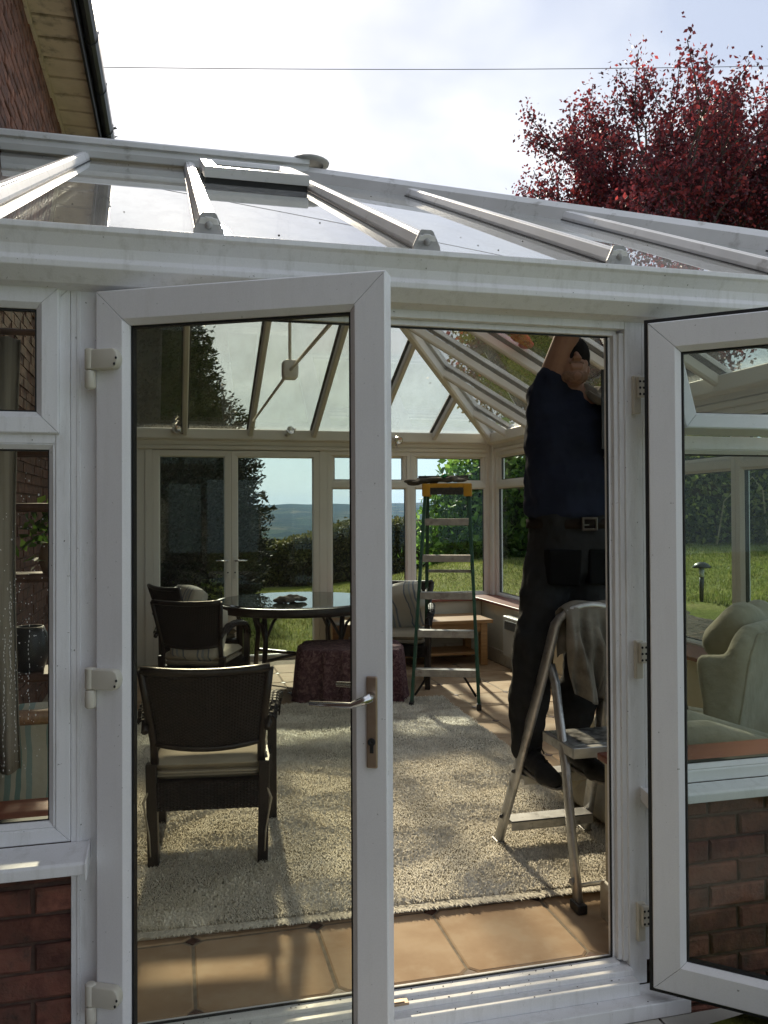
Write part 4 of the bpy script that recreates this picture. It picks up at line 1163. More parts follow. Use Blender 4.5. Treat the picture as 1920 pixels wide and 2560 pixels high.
# grass blades near the windows, plus fallen leaves
def grass():
    n = 90000
    x = rng.uniform(-1.0, 11.5, n); y = rng.uniform(4.5, 17, n)
    keep = ((x > 4.88) | (y > 9.2)); x, y = x[keep], y[keep]; n = len(x)
    h = rng.uniform(.025, .06, n); z = ground_h(x, y)
    a = rng.uniform(0, 6.283, n); w = rng.uniform(.006, .012, n)
    dx, dy = np.cos(a) * w, np.sin(a) * w
    lx, ly = rng.normal(size=n) * .02, rng.normal(size=n) * .02
    v = np.stack([np.stack([x - dx, y - dy, z - .01], 1), np.stack([x + dx, y + dy, z - .01], 1), np.stack([x + lx, y + ly, z + h], 1)], 1).reshape(-1, 3)
    f = np.arange(3 * n).reshape(-1, 3)
    m = leaf_mat('grass_blade', (0.11, 0.14, 0.03), (0.19, 0.22, 0.05), (0.29, 0.27, 0.10), 0.5, clump=1.5)
    tag(np_mesh('grass', v, f, m), 'short mown grass of the back lawn', 'grass', kind='stuff')
    c = np.stack([rng.uniform(4, 11, 160), rng.uniform(5, 13, 160)], 1)
    zz = ground_h(c[:, 0], c[:, 1]) + .04
    v, f = leaf_quads(np.concatenate([c, zz[:, None]], 1), .07, nrm=np.tile(np.array([[1., 0, 0]]), (160, 1)), spread=.8)
    v[:, 2] = np.repeat(zz, 4) + rng.uniform(0, .02, len(v))
    tag(np_mesh('fallen_leaves', v, f, M['leaf_yellow']), 'brown and yellow leaves fallen on the lawn', 'fallen leaves', kind='stuff')
grass()

# mushroom garden light and orange cable on the bank
lx, ly = 4.98, 7.12; lz = gh(lx, ly)
t = thing('garden_light', 'dark mushroom topped garden light on a black stake', 'garden light', (lx, ly, lz))
MB().tube([(0, 0, -.05), (.004, 0, .14), (.006, 0, .24)], [.018, .022, .022], 10).build('stake', M['black_pl'], t, smooth=True)
MB().tube([(.006, 0, .24), (.006, 0, .325)], .024, 12).build('lamp_tube', M['pagan'], t, smooth=True)
MB().lathe([(.0, .385), (.03, .383), (.065, .365), (.088, .335), (.085, .328), (.03, .33), (.0, .33)], (.006, 0, 0), n=20).build('lamp_cap', M['black_pl'], t, smooth=True)
cpts = []
for s_ in np.linspace(0, 1, 26):
    y = 5.9 - 3.2 * s_; x = 4.42 + .55 * math.sin(2.4 * s_) + .1 * math.sin(9 * s_)
    cpts.append((x, y, gh(x, y) + .05 + .13 * max(0, math.sin(6.28 * s_ * 1.2)) * (1 - s_)))
tag(MB().tube(cpts, .012, 6).build('garden_cable', M['cable'], smooth=True), 'orange cable looping over the dark soil bed', 'cable')
cp2 = [(4.6 + .3 * s_, 5.0 - 1.6 * s_, gh(4.6 + .3 * s_, 5.0 - 1.6 * s_) + .05 + .1 * math.sin(3.14 * s_)) for s_ in np.linspace(0, 1, 12)]
tag(MB().tube(cp2, .010, 6).build('garden_cable', M['cable'], smooth=True), 'second thinner orange cable arching just above the first at the right', 'cable')
# overhead wire
wp = [(-9 + 32 * s_, 20.0, 11.0 + 4.05 * s_ - .8 * math.sin(3.1416 * s_) * .25) for s_ in np.linspace(0, 1, 24)]
tag(MB().tube(wp, .009, 6).build('overhead_wire', M['wire']), 'single thin overhead wire crossing the sky', 'wire')

# air
hz = MB().box(-9500, 9500, -40, 9500, -160, 175).build('haze', M['wire'])
m, nt, out = new_mat('valley_haze')
pv = nt.nodes.new('ShaderNodeVolumePrincipled'); pv.inputs['Color'].default_value = (0.50, 0.70, 1.0, 1)
pv.inputs['Density'].default_value = 0.00007; pv.inputs['Anisotropy'].default_value = 0.2
nt.links.new(pv.outputs[0], out.inputs['Volume'])
hz.data.materials.clear(); hz.data.materials.append(m)
tag(hz, kind='stuff')

# ================================================================== ROOM CONTENTS
# shag rug
def rug():
    x0, x1, y0, y1, zt = -.62, 2.02, 3.02, 6.42, .018
    t = thing('rug', 'cream shaggy rug on the terracotta tiles', 'rug', (.7, 4.7, 0.0), R(-2.0))
    b = MB().box(x0 - .7, x1 - .7, y0 - 4.7, y1 - 4.7, .001, zt)
    b.build('backing', M['rug_base'], t, bevel=.006)
    n = 230000
    u, v_ = rng.uniform(0, 1, n) ** .93, rng.uniform(0, 1, n) ** 1.25
    x = x0 - .7 + (x1 - x0) * u; y = y0 - 4.7 + (y1 - y0) * v_
    # combed clumps
    ang = 1.3 * np.sin(x * 9 + 2 * np.sin(y * 7)) + 1.5 * np.sin(y * 11 + 1.7 * np.sin(x * 6)) + rng.normal(size=n) * .9
    L = rng.uniform(.012, .030, n); hgt = rng.uniform(.007, .018, n)
    wx = rng.uniform(.0015, .0030, n)
    dx, dy = np.cos(ang), np.sin(ang)
    edge = (y < y0 - 4.7 + .03); dy = np.where(edge, -np.abs(dy) - .6, dy); hgt = np.where(edge, hgt * .35, hgt)
    px, py_ = -dy * wx, dx * wx
    b0 = np.stack([x - px, y - py_, np.full(n, zt - .002)], 1); b1 = np.stack([x + px, y + py_, np.full(n, zt - .002)], 1)
    m0 = np.stack([x + dx * L * .5 - px, y + dy * L * .5 - py_, zt + hgt], 1); m1 = np.stack([x + dx * L * .5 + px, y + dy * L * .5 + py_, zt + hgt], 1)
    tp = np.stack([x + dx * L, y + dy * L, zt + hgt * .65], 1)
    vv = np.stack([b0, b1, m1, m0, tp], 1).reshape(-1, 3)
    k = np.arange(n)[:, None] * 5
    f = np.concatenate([k + np.array([[0, 1, 2]]), k + np.array([[0, 2, 3]]), k + np.array([[3, 2, 4]])], 1).reshape(-1, 3)
    tag(np_mesh('pile', vv, f, M['rug'], t), kind='stuff')
rug()

# wicker weave over any patch P(u, v) -> point, N(u, v) normal
def weave(P, nu, nv, N, amp=.0028, fill=.95, res=2):
    vs, fs = [], []
    def strip(fn, count, wid):
        b = len(vs)
        for i in range(count + 1):
            a, c = fn(i)
            vs.append(a); vs.append(c)
        for i in range(count): fs.append((b + 2 * i, b + 2 * i + 1, b + 2 * i + 3, b + 2 * i + 2))
    for i in range(nu):
        u0, u1 = (i + .5 - fill / 2) / nu, (i + .5 + fill / 2) / nu
        def fn(k):
            v = k / nv; o = amp * (1 if (i + k) % 2 else -1)
            n = N((u0 + u1) / 2, v)
            return P(u0, v) + n * o, P(u1, v) + n * o
        strip(fn, nv, 0)
    for j in range(nv):
        v0, v1 = (j + .5 - fill / 2) / nv, (j + .5 + fill / 2) / nv
        def fn(k):
            u = k / nu; o = amp * (1 if (j + k) % 2 == 0 else -1)
            n = N(u, (v0 + v1) / 2)
            return P(u, v0) + n * o, P(u, v1) + n * o
        strip(fn, nu, 0)
    return vs, fs
def weave_obj(name, patches, mat, parent):
    m = MB()
    for P, nu, nv, N in patches:
        vs, fs = weave(P, nu, nv, N); m.add(vs, fs)
    me = bpy.data.meshes.new(name); me.from_pydata([tuple(v) for v in m.v], [], m.f); me.materials.append(mat)
    o = bpy.data.objects.new(name, me); col.objects.link(o); o.parent = parent
    return o

def make_chair():
    t = thing('wicker_chair', '', 'chair')
    W0, W1 = .235, .262     # half width at back and at front
    for s in (-1, 1):
        MB().beam((s * W0 * .96, 0, 0), (s * W0, -.005, .45), [(-.022, -.022), (.022, -.022), (.022, .022), (-.022, .022)], (0, 1, 0)).build('leg', M['wickerframe'], t, bevel=.004)
        MB().beam((s * W1, .50, 0), (s * W1, .495, .55), [(-.022, -.022), (.022, -.022), (.022, .022), (-.022, .022)], (0, 1, 0)).build('leg', M['wickerframe'], t, bevel=.004)
    # back panel: leans back, slightly bowed
    def Pb(u, v):
        hw = .222 + .038 * v
        x = (u * 2 - 1) * hw
        z = .535 + .325 * v - .022 * (1 - (2 * u - 1) ** 2) * (1 - v) - .012 * (1 - (2 * u - 1) ** 2) * v
        return Vector((x, -.015 - .10 * v - .03 * (1 - (2 * u - 1) ** 2), z))
    Nb = lambda u, v: Vector((0, -.95, -.28))
    weave_obj('backrest', [(Pb, 40, 46, Nb)], M['wicker'], t)
    ln = MB(); ln.v = [tuple(Pb(i / 12, j / 8)) for i in range(13) for j in range(9)]
    ln.f = [(i * 9 + j, (i + 1) * 9 + j, (i + 1) * 9 + j + 1, i * 9 + j + 1) for i in range(12) for j in range(8)]
    ln.build('back_lining', M['wickerframe'], t)
    fr = MB()
    fr.tube([Pb(0, 0) + Vector((0, .012, -.09)), Pb(0, 0), Pb(0, .5), Pb(0, 1)], .017, 8).tube([Pb(1, 0) + Vector((0, .012, -.09)), Pb(1, 0), Pb(1, .5), Pb(1, 1)], .017, 8)
    fr.tube([Pb(k / 8, 1) for k in range(9)], .018, 8).tube([Pb(k / 8, 0) for k in range(9)], .013, 8)
    fr.build('back_frame', M['wickerframe'], t, smooth=True)
    # apron all round
    def side(a, b_, z0, z1):
        a, b_ = Vector(a), Vector(b_); d = (b_ - a); nrm = Vector((d.y, -d.x, 0)).normalized()
        return (lambda u, v: a + d * u + Vector((0, 0, z0 + (z1 - z0) * v)), 34, 16, lambda u, v: nrm)
    weave_obj('apron', [side((-W0, -.02, 0), (W0, -.02, 0), .252, .368), side((W0, 0, 0), (W1, .5, 0), .275, .368), side((W1, .52, 0), (-W1, .52, 0), .275, .368), side((-W1, .5, 0), (-W0, 0, 0), .275, .368)], M['wicker'], t)
    sf = MB().add([(-W0, -.01, .35), (W0, -.01, .35), (W1, .51, .35), (-W1, .51, .35), (-W0, -.01, .368), (W0, -.01, .368), (W1, .51, .368), (-W1, .51, .368)], [(0, 3, 2, 1), (4, 5, 6, 7), (0, 1, 5, 4), (1, 2, 6, 5), (2, 3, 7, 6), (3, 0, 4, 7)])
    sf.add([(-W0 + .01, -.012, .27), (W0 - .01, -.012, .27), (W0 - .01, -.004, .27), (-W0 + .01, -.004, .27), (-W0 + .01, -.012, .36), (W0 - .01, -.012, .36), (W0 - .01, -.004, .36), (-W0 + .01, -.004, .36)], [(0, 3, 2, 1), (4, 5, 6, 7), (0, 1, 5, 4), (1, 2, 6, 5), (2, 3, 7, 6), (3, 0, 4, 7)])
    sf.build('seat_base', M['wickerframe'], t)
    for s in (-1, 1):
        def Pa(k): # arm path
            pts = [(W0 + .015, -.08, .60), (W0 + .03, .05, .665), (W0 + .035, .2, .672), (W1 + .025, .36, .645), (W1 + .012, .47, .585), (W1 + .004, .50, .50)]
            i = min(int(k * 5), 4); f_ = k * 5 - i
            a, b_ = Vector(pts[i]), Vector(pts[i + 1]); return a + (b_ - a) * f_
        MB().tube([Vector((s * Pa(k / 20).x, Pa(k / 20).y, Pa(k / 20).z)) for k in range(21)], .015, 8).build('arm', M['wickerframe'], t, smooth=True)
        def Pw(u, v):
            c = Pa(.06 + .88 * v); a_ = (u - .5) * 4.2
            return Vector((s * c.x + math.sin(a_) * .030, c.y, c.z + math.cos(a_) * .024 - .002))
        weave_obj('arm_wrap', [(Pw, 8, 30, lambda u, v: Vector((math.sin((u - .5) * 4.2), 0, math.cos((u - .5) * 4.2))))], M['wicker'], t)
    return t

def cushion_mesh(name, w, d, h, mat, pinch=.35, seed=0, n=18, piping=True, exp=.22):
    """soft boxed cushion"""
    r2 = np.random.default_rng(seed); m = MB()
    ph = r2.uniform(0, 6, 6)
    def pt(u, v, top):
        x, y = u, v
        e_ = max(abs(x), abs(y))
        edge = (1 - abs(x) ** 6) ** .5 * (1 - abs(y) ** 6) ** .5
        z = h * .5 * (edge ** exp)
        z *= 1 + .06 * math.sin(3 * x + ph[0]) * math.sin(2.6 * y + ph[1])
        k = 1 - .05 * pinch * (x * x * y * y)
        return (x * w / 2 * k, y * d / 2 * k, z if top else -z)
    for top in (1, 0):
        vs = [pt(-1 + 2 * i / n, -1 + 2 * j / n, top) for i in range(n + 1) for j in range(n + 1)]
        fs = [(i * (n + 1) + j, (i + 1) * (n + 1) + j, (i + 1) * (n + 1) + j + 1, i * (n + 1) + j + 1) for i in range(n) for j in range(n)]
        m.add(vs, fs)
    return m
def seat_cushion(loc_, rz, label, w=.47, d=.50, h=.105, seed=0, ties=True, tilt=0.0):
    t = thing('seat_cushion', label, 'cushion', loc_, rz, 'beige seat cushions on the wicker chairs')
    t.rotation_euler = (tilt, 0, rz)
    o = cushion_mesh('pad', w, d, h * .62, M['cushion'], seed=seed).build('pad', M['cushion'], t, smooth=True, loc=(0, 0, h * .64)); o.location = (0, 0, h * .66)
    o = cushion_mesh('pad', w * .98, d * .98, h * .42, M['cushion'], seed=seed + 1).build('under_pad', M['cushion'], t, smooth=True); o.location = (0, 0, h * .2)
    pp = MB(); k = 28
    for zz in (h * .66, h * .34):
        pp.tube([(w / 2 * .985 * max(-1, min(1, 1.35 * math.cos(6.2832 * i / k))), d / 2 * .985 * max(-1, min(1, 1.35 * math.sin(6.2832 * i / k))), zz) for i in range(k + 1)], .0045, 6)
    pp.build('piping', M['cushion'], t, smooth=True)
    if ties:
        for s in (-1, 1):
            MB().tube([(s * w * .47, -d * .47, h * .3), (s * (w * .52), -d * .53, -.03), (s * (w * .56), -d * .56, -.075), (s * w * .54, -d * .56, -.13), (s * (w * .49 + .01), -d * .55, -.21), (s * w * .5, -d * .55, -.30)], [.004, .004, .006, .004, .004, .003], 6).build('tie', M['cushion'], t, smooth=True)
    return t

chairs = [
    ('dark wicker armchair nearest the doors, its back to the camera', (.135, 3.60, .004), -7.0),
    ('dark wicker armchair at the table, directly behind the nearest chair', (.12, 6.30, 0), -22.0),
    ('dark wicker armchair holding a striped pillow at the far left of the table', (.0, 7.55, 0), -60.0),
    ('dark wicker armchair behind the plum covered stool, facing the garden doors table', (2.02, 7.32, 0), 158.0)]
proto = make_chair()
ct = []
for i, (lb, p, rz) in enumerate(chairs):
    c = proto if i == 0 else dup(proto)
    c.location = p; c.rotation_euler = (0, 0, R(rz)); c['label'] = lb; c['group'] = 'dark wicker armchairs'
    ct.append(Matrix.Translation(p) @ Matrix.Rotation(R(rz), 4, 'Z'))
labs = ['beige tied cushion on the chair nearest the doors', 'beige cushion on the wicker chair directly behind the nearest one',
        'beige cushion under the striped pillow at the far left', 'beige cushion on the chair right of the table, beside the plum covered stool']
for i in range(4):
    p = ct[i] @ Vector((0, .245, .37))
    seat_cushion(p, R(chairs[i][2]), labs[i], seed=i * 3, ties=(i < 2))
def pillow(loc_, rot, label, w=.42, mat='pillow', seed=0, h=.17):
    o = cushion_mesh('pillow', w, w, h, None, pinch=2.2, seed=seed, exp=.62).build('pillow', M[mat], None, smooth=True)
    o.location = loc_; o.rotation_euler = rot
    return tag(o, label, 'pillow', 'striped pillows')
pillow(ct[2] @ Vector((0, .10, .66)), (R(68), R(4), R(chairs[2][2])), 'blue striped cream pillow in the chair at the far left', seed=3)
pillow(ct[3] @ Vector((.0, .12, .655)), (R(62), R(12), R(chairs[3][2])), 'plump striped pillow in the chair right of the table', w=.45, seed=4, h=.2)
pillow(ct[1] @ Vector((.02, .10, .60)), (R(70), R(3), R(chairs[1][2])), 'striped pillow half hidden behind the back of the middle chair', seed=5)

# round table
TX, TY = 1.07, 7.42
t = thing('round_table', 'round dark wicker table with a reflecting glass top', 'table', (TX, TY, 0))
MB().lathe([(0, .715), (.70, .715), (.705, .722), (.70, .728), (0, .728)], (0, 0, 0), n=64).build('glass_top', M['tableglass'], t, smooth=False)
def Pr(u, v): a = 6.28318 * u; return Vector((.745 * math.cos(a), .745 * math.sin(a), .655 + .055 * v))
weave_obj('rim_weave', [(Pr, 120, 4, lambda u, v: Vector((math.cos(6.28318 * u), math.sin(6.28318 * u), 0)))], M['wicker'], t)
MB().lathe([(.70, .714), (.735, .722), (.752, .712), (.752, .655), (.742, .648), (.70, .65), (.0, .66)], (0, 0, 0), n=64).build('rim', M['wickerframe'], t, smooth=True)
for k in range(4):
    a = R(45 + 90 * k); c_, s_ = math.cos(a), math.sin(a)
    MB().tube([(c_ * .50, s_ * .50, 0), (c_ * .46, s_ * .46, .40), (c_ * .48, s_ * .48, .66)], .022, 8).tube([(c_ * .47, s_ * .47, .40), (c_ * .52, s_ * .52, .55), (c_ * .63, s_ * .63, .65)], .013, 8).tube([(c_ * .46, s_ * .46, .42), (c_ * .36, s_ * .36, .56), (c_ * .25, s_ * .25, .65)], .013, 8).build('leg', M['wickerframe'], t, smooth=True)
MB().tube([(-.33, -.33, .24), (.33, .33, .24)], .016, 8).tube([(-.33, .33, .24), (.33, -.33, .24)], .016, 8).build('stretcher', M['wickerframe'], t)

def crumple(name, pts_r, mat, label, cat, voxel=.008, sm=3, group=None):
    m_ = MB()
    for c, r in pts_r: m_.ball(c, r, nu=12, nv=8)
    o = blob(name, m_, mat, None, voxel, sm)
    return tag(o, label, cat, group)
rr_ = random.Random(9)
bl = []
for k in range(26):
    a = rr_.uniform(0, 6.28); d_ = rr_.uniform(0, 1) ** .6
    bl.append(((.985 + .13 * d_ * math.cos(a), 7.16 + .085 * d_ * math.sin(a), .748 + .055 * (1 - d_) * rr_.uniform(.2, 1)), (rr_.uniform(.03, .06), rr_.uniform(.016, .03), rr_.uniform(.014, .026))))
for k in range(6): bl.append(((.86 + .015 * k, 7.13 + .01 * (k % 3), .752 + .012 * (k % 2)), (.03, .03, .026)))
crumple('cleaning_cloth', bl, M['cloth_brown'], 'crumpled brown cloth lying on the glass table top', 'cloth')

# stool under a plum throw
def throw_stool():
    t = thing('footstool', 'square footstool covered to the floor by a plum floral throw', 'footstool', (1.38, 6.62, 0), R(-12))
    m_ = MB().box(-.38, .38, -.25, .25, .02, .40)
    m_.build('seat', M['wickerframe'], t)
    n = 120; ring = []
    for lv, (z, ex) in enumerate(((.425, -.03), (.43, -.005), (.415, .012), (.33, .022), (.2, .03), (.09, .04), (.012, .055))):
        row = []
        for k in range(n):
            a = 6.28318 * k / n; c, s = math.cos(a), math.sin(a)
            q = max(abs(c) / .41, abs(s) / .28); r = 1 / (q * .75 + .25 * math.hypot(c / .41, s / .28))
            fold = (.014 * math.sin(a * 17) + .010 * math.sin(a * 29 + 1)) * min(1, lv / 4)
            row.append((c * (r + ex + fold), s * (r + ex + fold), z + (.006 * math.sin(a * 9) if lv == 6 else 0)))
        ring.append(row)
    d = MB(); d.v = [p for row in ring for p in row]
    d.f = [(i * n + k, i * n + (k + 1) % n, (i + 1) * n + (k + 1) % n, (i + 1) * n + k) for i in range(6) for k in range(n)] + [tuple(range(n))]
    d.build('cover', M['throw'], t, smooth=True)
throw_stool()

# pine bench in the far corner
t = thing('pine_bench', 'low honey pine bench under the far right windows', 'bench', (2.30, 7.93, 0))
MB().box(-.83, .72, -.29, .27, .415, .450).build('top', M['pine'], t, bevel=.006)
MB().box(-.78, .67, -.245, -.225, .33, .4145).box(-.78, .67, .215, .235, .33, .4145).build('rail', M['pine'], t, bevel=.003)
for sx in (-.75, .64):
    for sy in (-.255, .205):
        MB().box(sx - .035, sx + .035, sy, sy + .07, 0, .4145).build('leg', M['pine'], t, bevel=.006)
MB().box(-.715, .605, -.20, .20, .10, .125).build('shelf', M['pine'], t, bevel=.004)
# panel heater on the right wall
t = thing('panel_heater', 'white panel heater with a grey grille on the right hand wall', 'heater', (3.128, 7.0, .31))
MB().box(-.10, -.012, -.42, .42, -.175, .205).build('body', M['heater'], t, bevel=.012)
MB().box(-.1035, -.0985, -.37, .37, .085, .17).build('grille_panel', M['grille'], t, bevel=.001)
gs = MB()
for k in range(9): gs.box(-.107, -.1036, -.365, .365, .089 + k * .009, .0935 + k * .009)
tag(gs.build('grille_slats', M['grille'], t), kind='stuff')
MB().box(-.012, .0, -.3, .3, -.1, .1).build('bracket', M['heater'], t)

# three small beam spotlights on the far eaves beam
spots = [(-.013, 20, 'leftmost of the small beam spotlights, left of the left garden door'), (1.117, -35, 'small brass spotlight above the garden doors, middle one'), (2.25, 80, 'small spotlight on the beam above the far right windows, turned sideways')]
first = None
for i, (x, a, lb) in enumerate(spots):
    if first is None:
        t = thing('spotlight', lb, 'spotlight', group='spotlights on the far eaves beam')
        MB().lathe([(.0, 0), (.030, 0), (.030, .014), (.008, .02), (.008, .035)], (0, 0, 0), (0, -1, 0), 14).build('base', M['pvc_in'], t, smooth=True)
        MB().lathe([(.0, 0), (.024, .002), (.032, .03), (.038, .08), (.044, .09), (.035, .084), (.0, .07)], (0, -.032, .006), (.35, -.75, .1), 14).build('lamp_head', M['metal'], t, smooth=True)
        MB().tube([(0, -.03, 0), (.10, -.05, -.002)], .009, 6).build('knob_arm', M['metal'], t)
        first = t
    else:
        t = dup(first); t['label'] = lb
    t.location = (x, 8.477, 2.325 - .02 * i); t.rotation_euler = (0, R(a), 0)

# ---- green step ladder
def green_ladder():
    A, B = Vector((1.760, 6.155, 0)), Vector((2.240, 5.963, 0))
    mid = (A + B) / 2; side = (B - A).normalized(); back = Vector((-side.y, side.x, 0))
    t = thing('step_ladder', 'tall green step ladder with an orange top by the far windows', 'step ladder', mid, math.atan2(side.y, side.x))
    hw0, hw1, H_, lean = .258, .175, 1.715, .43
    def P(s, z, off=0.0): k = z / H_; return Vector((s * (hw0 + (hw1 - hw0) * k), lean * k + off, z))
    CH = [(-.012, -.035), (.012, -.035), (.012, -.028), (-.004, -.028), (-.004, .028), (.012, .028), (.012, .035), (-.012, .035)]
    for s in (-1, 1):
        MB().beam(P(s, 0), P(s, H_ - .06), [(p * -s, q) for p, q in CH], (0, 1, 0)).build('front_rail', M['green_fg'], t, bevel=.002)
        MB().beam(Vector((s * .235, 1.02, 0)), Vector((s * .165, .50, H_ - .07)), [(p * s, q * .85) for p, q in CH], (0, 1, 0)).build('rear_rail', M['green_fg'], t, bevel=.002)
        MB().box(s * hw0 - .018, s * hw0 + .018, -.042, .042, -.0, .05).build('foot', M['black_pl'], t, bevel=.006)
        MB().box(s * .235 - .016, s * .235 + .016, .985, 1.055, 0, .04).build('foot', M['black_pl'], t, bevel=.006)
        MB().tube([P(s, .06) + Vector((-s * .02, .02, .03)), Vector((s * .11, .10, .275))], .0095, 6).build('brace', M['wickerframe'], t)
        MB().tube([P(s, .86) + Vector((0, .03, 0)), Vector((s * .2, .55, .80)), Vector((s * .195, .76, .86))], .008, 6).build('spreader', M['step_alu'], t)
    for k in range(5):
        z = .285 + .29 * k; w = hw0 + (hw1 - hw0) * z / H_ - .012; y = lean * z / H_
        MB().box(-w, w, y - .038, y + .045, z - .006, z + .004).box(-w, w, y - .040, y - .036, z - .05, z + .004).box(-w, w, y + .041, y + .045, z - .03, z + .004).build('step', M['step_alu'], t, bevel=.002)
    for z in (.45, 1.0):
        MB().box(-.21, .21, 1.02 - .52 * z / H_ - .012, 1.02 - .52 * z / H_ + .012, z - .012, z + .012).build('rear_bar', M['step_alu'], t)
    MB().box(-.20, .20, lean - .075, lean + .10, H_ - .02, H_ + .02).box(-.20, -.135, lean - .08, lean + .1, H_ - .085, H_ + .018).box(.135, .20, lean - .08, lean + .1, H_ - .085, H_ + .018).build('top_cap', M['orange'], t, bevel=.006)
    MB().box(-.133, .133, lean - .078, lean - .068, H_ - .072, H_ - .015).build('label_plate', M['label'], t, bevel=.002)
    c = Vector((0, lean, H_ + .02)); mw = Matrix.Translation(mid) @ Matrix.Rotation(math.atan2(side.y, side.x), 4, 'Z')
    return mw, c
mw, c = green_ladder()
bl = []
rr_ = random.Random(5)
for k in range(30):
    u = k / 29
    p = mw @ (c + Vector((-.30 + .42 * u, rr_.uniform(-.05, .06), .016 + rr_.uniform(0, .03) - .05 * max(0, .25 - u) * 1.2)))
    bl.append((p, (rr_.uniform(.04, .07), rr_.uniform(.025, .045), rr_.uniform(.012, .022))))
crumple('scrim_cloth', bl, M['cloth_dark'], 'dark folded scrim cloth lying on top of the green ladder', 'cloth', .008, 2)
t = thing('squeegee', 'squeegee with a bright green grip lying on the cloth on the ladder top', 'squeegee', mw @ (c + Vector((0, -.02, .045))), math.atan2(-.2, .5))
MB().tube([(-.05, .05, .012), (-.02, -.05, .018), (-.012, -.08, .016)], [.015, .017, .014], 10).build('grip', M['green_pl'], t, smooth=True)
MB().box(-.24, .17, .055, .066, .004, .020).box(-.24, .17, .050, .053, -.004, .022).build('blade', M['label'], t, bevel=.002)

# ---- aluminium step stool the man stands on
SO = Vector((1.63, 3.52, 0))
def stool_part(): pass
ST = thing('step_stool', 'scuffed aluminium step stool with a hoop handle under the workman', 'step stool', SO)
FL, FRt = Vector((1.405, 3.512, .018)), Vector((1.845, 3.535, .018))     # feet of the stepping side
HL, HRr = Vector((1.520, 3.17, .99)), Vector((1.80, 3.185, .99))
def sl(*p): return Vector(p) - SO
RAIL = [(-.0115, -.028), (.0115, -.028), (.0115, .028), (-.0115, .028)]
hoop = []
for k in range(13):
    a = math.pi * k / 12
    hoop.append(Vector(((HL.x + HRr.x) / 2 - (HRr.x - HL.x) / 2 * math.cos(a), 3.178 - .045 * math.sin(a), .99 + .12 * math.sin(a) ** .8)) - SO)
hp = [FL - SO] + [(FL + (HL - FL) * k) - SO for k in (.3, .6, .85)] + hoop + [(FRt + (HRr - FRt) * k) - SO for k in (.85, .6, .3)] + [FRt - SO]
def flat_tube(mb, pts, wx, wy, up):
    n = len(pts)
    base = len(mb.v)
    for i, p in enumerate(pts):
        tt = (pts[min(i + 1, n - 1)] - pts[max(i - 1, 0)]).normalized()
        y = (Vector(up) - tt * tt.dot(Vector(up))).normalized(); x = tt.cross(y)
        for a in range(10):
            an = 2 * math.pi * a / 10
            ex = lambda c_: math.copysign(abs(c_) ** .6, c_)
            mb.v.append(tuple(p + x * wx * ex(math.cos(an)) + y * wy * ex(math.sin(an))))
    for i in range(n - 1):
        for a in range(10): mb.f.append((base + i * 10 + a, base + i * 10 + (a + 1) % 10, base + (i + 1) * 10 + (a + 1) % 10, base + (i + 1) * 10 + a))
    mb.f.append(tuple(base + a for a in range(10))[::-1]); mb.f.append(tuple(base + (n - 1) * 10 + a for a in range(10)))
    return mb
flat_tube(MB(), hp, .0150, .032, (0, -1, .35)).build('hoop_frame', M['alu'], ST, smooth=True)
PVL, PVR = Vector((1.522, 3.205, .86)), Vector((1.80, 3.215, .86))
RLf, RRf = Vector((1.468, 2.868, .018)), Vector((1.86, 2.885, .018))
for a, f in ((PVL, RLf), (PVR, RRf)):
    s_ = -1 if a is PVL else 1
    pts = [a, a + Vector((s_ * -.004, -.035, -.07)), a + Vector((0, -.075, -.20)), a + (f - a) * .45 + Vector((0, -.03, 0)), a + (f - a) * .75 + Vector((0, -.01, 0)), f]
    flat_tube(MB(), [p - SO for p in pts], 0.0140, .024, (0, -1, .2)).build('rear_leg', M['alu'], ST, smooth=True)
    MB().ball(a - SO + Vector((s_ * .012, 0, 0)), (.012, .012, .012), nu=10, nv=6).build('pivot', M['grey_cap'], ST)
for f in (FL, FRt, RLf, RRf):
    MB().box(f.x - .020, f.x + .020, f.y - .036, f.y + .036, 0, .036, lambda x, y, z: sl(x, y, z)).build('rubber_foot', M['black_pl'], ST, bevel=.006)
for zc in (.135, .36):
    k = zc / .99; a = FL + (HL - FL) * k; b_ = FRt + (HRr - FRt) * k
    m_ = MB().box(a.x + .012, b_.x - .012, a.y - .045, a.y + .045, zc - .004, zc + .004, lambda x, y, z: sl(x, y, z)).box(a.x + .012, b_.x - .012, a.y + .041, a.y + .045, zc - .04, zc + .004, lambda x, y, z: sl(x, y, z)).box(a.x + .012, b_.x - .012, a.y - .045, a.y - .041, zc - .038, zc + .004, lambda x, y, z: sl(x, y, z))
    m_.build('step', M['alu'], ST, bevel=.002)
    MB().ball((a - SO) + Vector((-.015, -.0, 0)), (.014, .010, .010), nu=8, nv=6).build('step_bolt', M['black_pl'], ST)
m_ = MB().box(1.500, 1.815, 2.965, 3.235, .572, .580, lambda x, y, z: sl(x, y, z)).box(1.500, 1.815, 2.962, 2.968, .538, .580, lambda x, y, z: sl(x, y, z)).box(1.496, 1.501, 2.965, 3.235, .54, .580, lambda x, y, z: sl(x, y, z)).box(1.8145, 1.8195, 2.965, 3.235, .54, .580, lambda x, y, z: sl(x, y, z))
m_.build('platform', M['alu'], ST, bevel=.003)
pm = pbr('mottled_black_tread', (0.03, 0.03, 0.03), (0.42, 0.42, 0.41), scale=26, rough=0.3, metal=0.3)  # black mottled with light grey
MB().box(1.515, 1.80, 3.0, 3.215, .5803, .5835, lambda x, y, z: sl(x, y, z)).build('tread_mat', pm, ST)
MB().tube([sl(RLf.x + .01, RLf.y + .02, .085), sl(RRf.x - .01, RRf.y + .02, .085)], .008, 8).build('rear_brace', M['alu'], ST)
